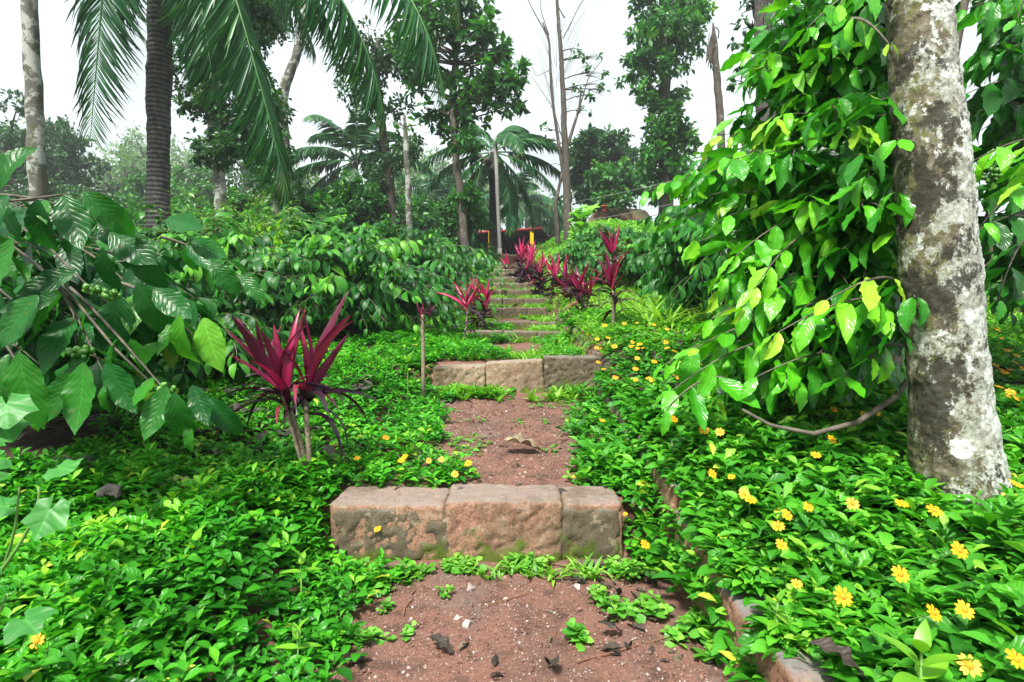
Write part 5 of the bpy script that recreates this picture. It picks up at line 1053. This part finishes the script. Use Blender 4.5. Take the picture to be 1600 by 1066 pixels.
g = Geo(); g.tube(np.array([[0, 0, -.075], [.002, .001, -.04], [.0, .0, -.012], [0, 0, 0]]), .0009, 5); g.build('stalk', M['stem'], fl)
BIG = [(1300, 687, 'flower left of the trunk base directly below the arched branch'), (1275, 711, 'flower just below left of the one under the arched branch'), (1303, 640, 'flower above the arched branch in the shade'), (1350, 648, 'left flower of the pair near the trunk above the branch'), (1370, 645, 'right flower of the pair near the trunk above the branch'),
       (1240, 627, 'orange toned flower under the hanging coffee leaves'), (1113, 740, 'flower tilted left below the tips of the coffee leaves'), (1143, 745, 'smaller flower right of the tilted one below the coffee tips'), (1163, 772, 'upper flower of the touching pair in the middle of the right bank'), (1173, 781, 'lower flower of the touching pair in the middle of the right bank'),
       (1263, 792, 'flower left in the row of three before the trunk'), (1332, 787, 'middle flower in the row of three before the trunk'), (1409, 787, 'right flower in the row of three before the trunk'), (1460, 798, 'half closed flower at the foot of the big trunk'), (1230, 805, 'flower below the leftmost of the row of three'), (1216, 822, 'sideways flower just above the lone round one'),
       (1221, 851, 'lone round flower below the sideways one'), (1499, 860, 'large flower below the foot of the big trunk'), (1407, 897, 'flower midway between trunk foot and bottom pair'), (1459, 958, 'left flower of the large pair near the bottom right'), (1507, 953, 'right flower of the large pair near the bottom right'),
       (1588, 1030, 'large flower in the bottom right corner'), (1587, 756, 'flower at the right edge beside the trunk foot'), (1317, 932, 'few petalled flower in the lower right bank'), (1515, 1040, 'withered orange flower left of the corner flower'), (1008, 851, 'flower right of the lowest step against the kerb'),
       (977, 803, 'small flower over the right end of the lowest step'), (1045, 725, 'flower on the kerb above the lowest step'), (1053, 655, 'flower beside the hanging lowest coffee leaf'), (1100, 672, 'flower under the lowest coffee leaves'), (1125, 675, 'flower right under the lowest coffee leaves'), (941, 657, 'flower at the right edge of the second landing'),
       (590, 826, 'flower in front of the lowest step face'), (558, 716, 'flower on a long stalk left of the second landing'), (603, 684, 'flower farther back left of the second landing'), (627, 720, 'lower flower of the close pair above the lowest step'), (632, 714, 'upper flower of the close pair above the lowest step'), (670, 720, 'small flower left of the landing among weeds'),
       (690, 718, 'small flower at the left edge of the red landing'), (732, 724, 'flower lying over the red landing'), (711, 741, 'flower nearest the step among the landing weeds'), (58, 1002, 'orange flower in the bottom left corner'), (226, 677, 'flower on a tall stalk in the left carpet'), (186, 633, 'small flower in the shade of the left coffee shrub'), (1245, 912, 'small bud like flower above the kerb stones')]
for k, (x, y, lab) in enumerate(BIG):
    lift = .125 if x > 1000 else .075
    p = ray_ground(x, y, lift); p = p*.97
    # keep flowers in front of the leaves they grow through
    s_ = 1.15*rng.uniform(.85, 1.12)*(1.12 if y > 840 and x > 1300 else 1)
    if 'small' in lab or 'bud' in lab: s_ *= .7
    rot = (rng.uniform(.35, 1.0), rng.uniform(-.35, .35), rng.uniform(-.4, .4))
    copy_thing(fl, p, rot, s_, lab if 'yellow' in lab or 'orange' in lab else 'yellow '+lab)
for k in range(62):
    x, y = (rng.uniform(925, 1110), rng.uniform(488, 600)) if k < 44 else (rng.uniform(1555, 1600), rng.uniform(505, 625))
    p = ray_ground(x, y, .09); copy_thing(fl, p*.985, (rng.uniform(.1, .8), rng.uniform(-.4, .4), 0), rng.uniform(.9, 1.5), 'tiny yellow flower in the distant grassy meadow of the right bank' if k < 44 else 'tiny yellow flower in the meadow right of the big trunk')
for ch in list(fl.children): bpy.data.objects.remove(ch)
bpy.data.objects.remove(fl)

# ------------------------------------------------------------------ DEAD LEAVES, STONES, BARK, RUNNERS
def dead(label, px, py, L, ang, rnd, curl=1.2, seed=0, lift=.012, wid=1., d=None, cat='dry leaf', name='dry_leaf'):
    rng = np.random.default_rng(700+seed); p = ray_ground(px, py, lift) if d is None else at(px, py, d)
    V, T, U = leaf_tpl(.45, 18, 8, .1+.3*rng.random(), curl, .07, .014, 7, 'ell', seed=seed)
    V = V.copy(); V[:, 2] += .05*fbm(V*1.0+seed, 3, 2)+.5*np.abs(V[:, 0])**1.3*math.sin(seed*2.1); V[:, 1] -= .45
    V[:, 2] -= V[:, 2].min()
    g = Geo(); a_ = math.radians(ang); rr = np.clip(rnd+.35*fbm(V+seed, 4, 2), 0, 1)
    g.inst((V, T, U), np.array([p-[0, 0, .006]]), np.array([[math.cos(a_), math.sin(a_), 0]]), np.array([UP]), L, np.array([.5]), 0, np.array([wid])); g.R[0] = rr
    y = vn(np.array([math.cos(a_), math.sin(a_), 0])); g.tube(np.array([p-y*L*.45, p-y*L*.6+[0, 0, .004], p-y*L*.7]), .0012, 5, r=.6)
    o = g.build(name, M['deadleaf']); tag(centre_origin(o), label, cat, 'fallen dry leaves'); return o
dead('big curled grey and yellow leaf lying on the middle landing', 815, 706, .18, 8, .75, .55, 1, wid=1.25)
dead('flat black leaf on top of the lowest step', 858, 766, .13, -12, .1, .2, 2, .02, .8)
dead('dark folded leaf on the red soil in the foreground', 690, 1014, .075, -25, .15, .9, 3)
dead('black crumpled leaf at the bottom edge of the path', 862, 1046, .07, 100, .08, 1.2, 4)
dead('dark leaf in the right corner of the foreground soil', 955, 990, .08, 20, .1, 1.1, 5); dead('grey leaf curled beneath the right end of the lowest step', 965, 932, .06, 60, .45, 1.6, 6)
dead('dark leaf under the joint of the lowest step', 905, 908, .055, 10, .1, .4, 7); dead('black leaf near the weeds at the lower left soil', 555, 1035, .06, 30, .08, .7, 8)
dead('yellowed leaf lying in the left carpet', 282, 754, .09, 20, 1., .5, 9, .09); dead('dark brown leaf on the kerb in the bottom right', 1310, 1048, .10, -30, .2, .9, 10, .09)
dead('small black leaf right of the foreground soil', 1000, 940, .05, 140, .1, .8, 11); dead('greyish leaf at the right edge of the second landing base', 1045, 895, .05, 80, .35, 1., 12)
def bark(label, px, py, L, ang, seed, w_=.05, lift=.05):
    p = ray_ground(px, py, lift); g = Geo(); roundbox(g, (0, 0, 0), (L, w_, .02), .006, .012, seed, 0, 0, .008); V = g.V[0]; V[:, 2] += .035*fbm(V*[1, 3, 1], 14, 3, seed)-6.6*V[:, 1]**2; V[:, 1] += .03*fbm(V, 5, 2, seed+4)
    a_ = math.radians(ang); V = np.stack([V[:, 0]*math.cos(a_)-V[:, 1]*math.sin(a_), V[:, 0]*math.sin(a_)+V[:, 1]*math.cos(a_), V[:, 2]], 1)+p; g.V[0] = V
    tag(centre_origin(g.build('bark_piece', M['wood'])), label, 'bark', 'rotting pieces of bark')
bark('long grey bark slab beside the left coffee shrub', 190, 652, .28, 15, 1, .09); bark('grey bark strip lying below the slab at left', 115, 720, .22, -8, 2, .06, .06); bark('short upright bark stub among the left leaves', 172, 772, .07, 20, 3, .05, .1)
bark('weathered bark strip below the hanging coffee leaf', 325, 672, .2, 20, 4, .05, .06); bark('dark bark strip under the berry cluster', 330, 610, .28, 10, 5, .07); bark('thin bark strip left of the large crimson plant', 390, 640, .2, -15, 6, .05)
def stone(label, px, py, r, seed, grp='loose stones on the path'):
    p = ray_ground(px, py); g = Geo(); roundbox(g, (p[0], p[1], p[2]+r*.3), (r*2, r*1.6, r*1.4), r*.5, r*.25, seed, seed*1.3, .2, r*.25); tag(centre_origin(g.build('stone', M['rock'])), label, 'stone', grp)
stone('pale grey stone standing in the middle of the foreground soil', 729, 978, .013, 1); stone('small pale stone left of the foreground soil', 520, 990, .006, 2); stone('tiny whitish stone under the middle step block', 790, 938, .007, 3); stone('tiny stone at the right of the foreground soil', 935, 940, .006, 4)
rng = np.random.default_rng(91)
for k, (a, b_, lab) in enumerate([((1065, 870), (1100, 1066), 'runner hanging down the kerb face at left'), ((1095, 850), (1135, 1066), 'long straight runner down the kerb face'), ((900, 1040), (1100, 985), 'runner creeping across the dark corner of the soil'), ((980, 900), (1060, 800), 'runner climbing beside the lowest step'), ((800, 880), (900, 888), 'pale runner below the step joint'), ((1010, 830), (1090, 900), 'runner slanting over the kerb near the lone flower'), ((650, 925), (628, 965), 'dark twig stuck in the foreground soil'), ((760, 950), (830, 930), 'twig lying flat by the pale stone'), ((560, 950), (500, 985), 'thin twig at the left of the foreground soil')]):
    P = []
    for t in np.linspace(0, 1, 10):
        p = ray_ground(a[0]*(1-t)+b_[0]*t+rng.normal(0, 2), a[1]*(1-t)+b_[1]*t); p[2] += .008; P.append(p)
    g = Geo(); g.tube(np.array(P), .0016, 5); tag(centre_origin(g.build('runner_stem', M['runner'])), lab, 'stem', 'creeping stems and twigs')

# ------------------------------------------------------------------ HAZE
bpy.ops.mesh.primitive_cube_add(size=1); hz = bpy.context.object; hz.name = 'haze'; hz.dimensions = (200, 110, 36)
hz.location = (0, 45, 14); hz['kind'] = 'stuff'; hz['label'] = 'thin pale morning haze between the trees'
hz.scale = (200, 110, 36)
m = bpy.data.materials.new('haze'); m.use_nodes = True; nd = m.node_tree.nodes; nd.remove(nd['Principled BSDF'])
v = nd.new('ShaderNodeVolumePrincipled'); v.inputs['Color'].default_value = (.92, .97, 1, 1); v.inputs['Density'].default_value = .0017; v.inputs['Anisotropy'].default_value = .2
m.node_tree.links.new(v.outputs[0], nd['Material Output'].inputs['Volume']); hz.data.materials.append(m)
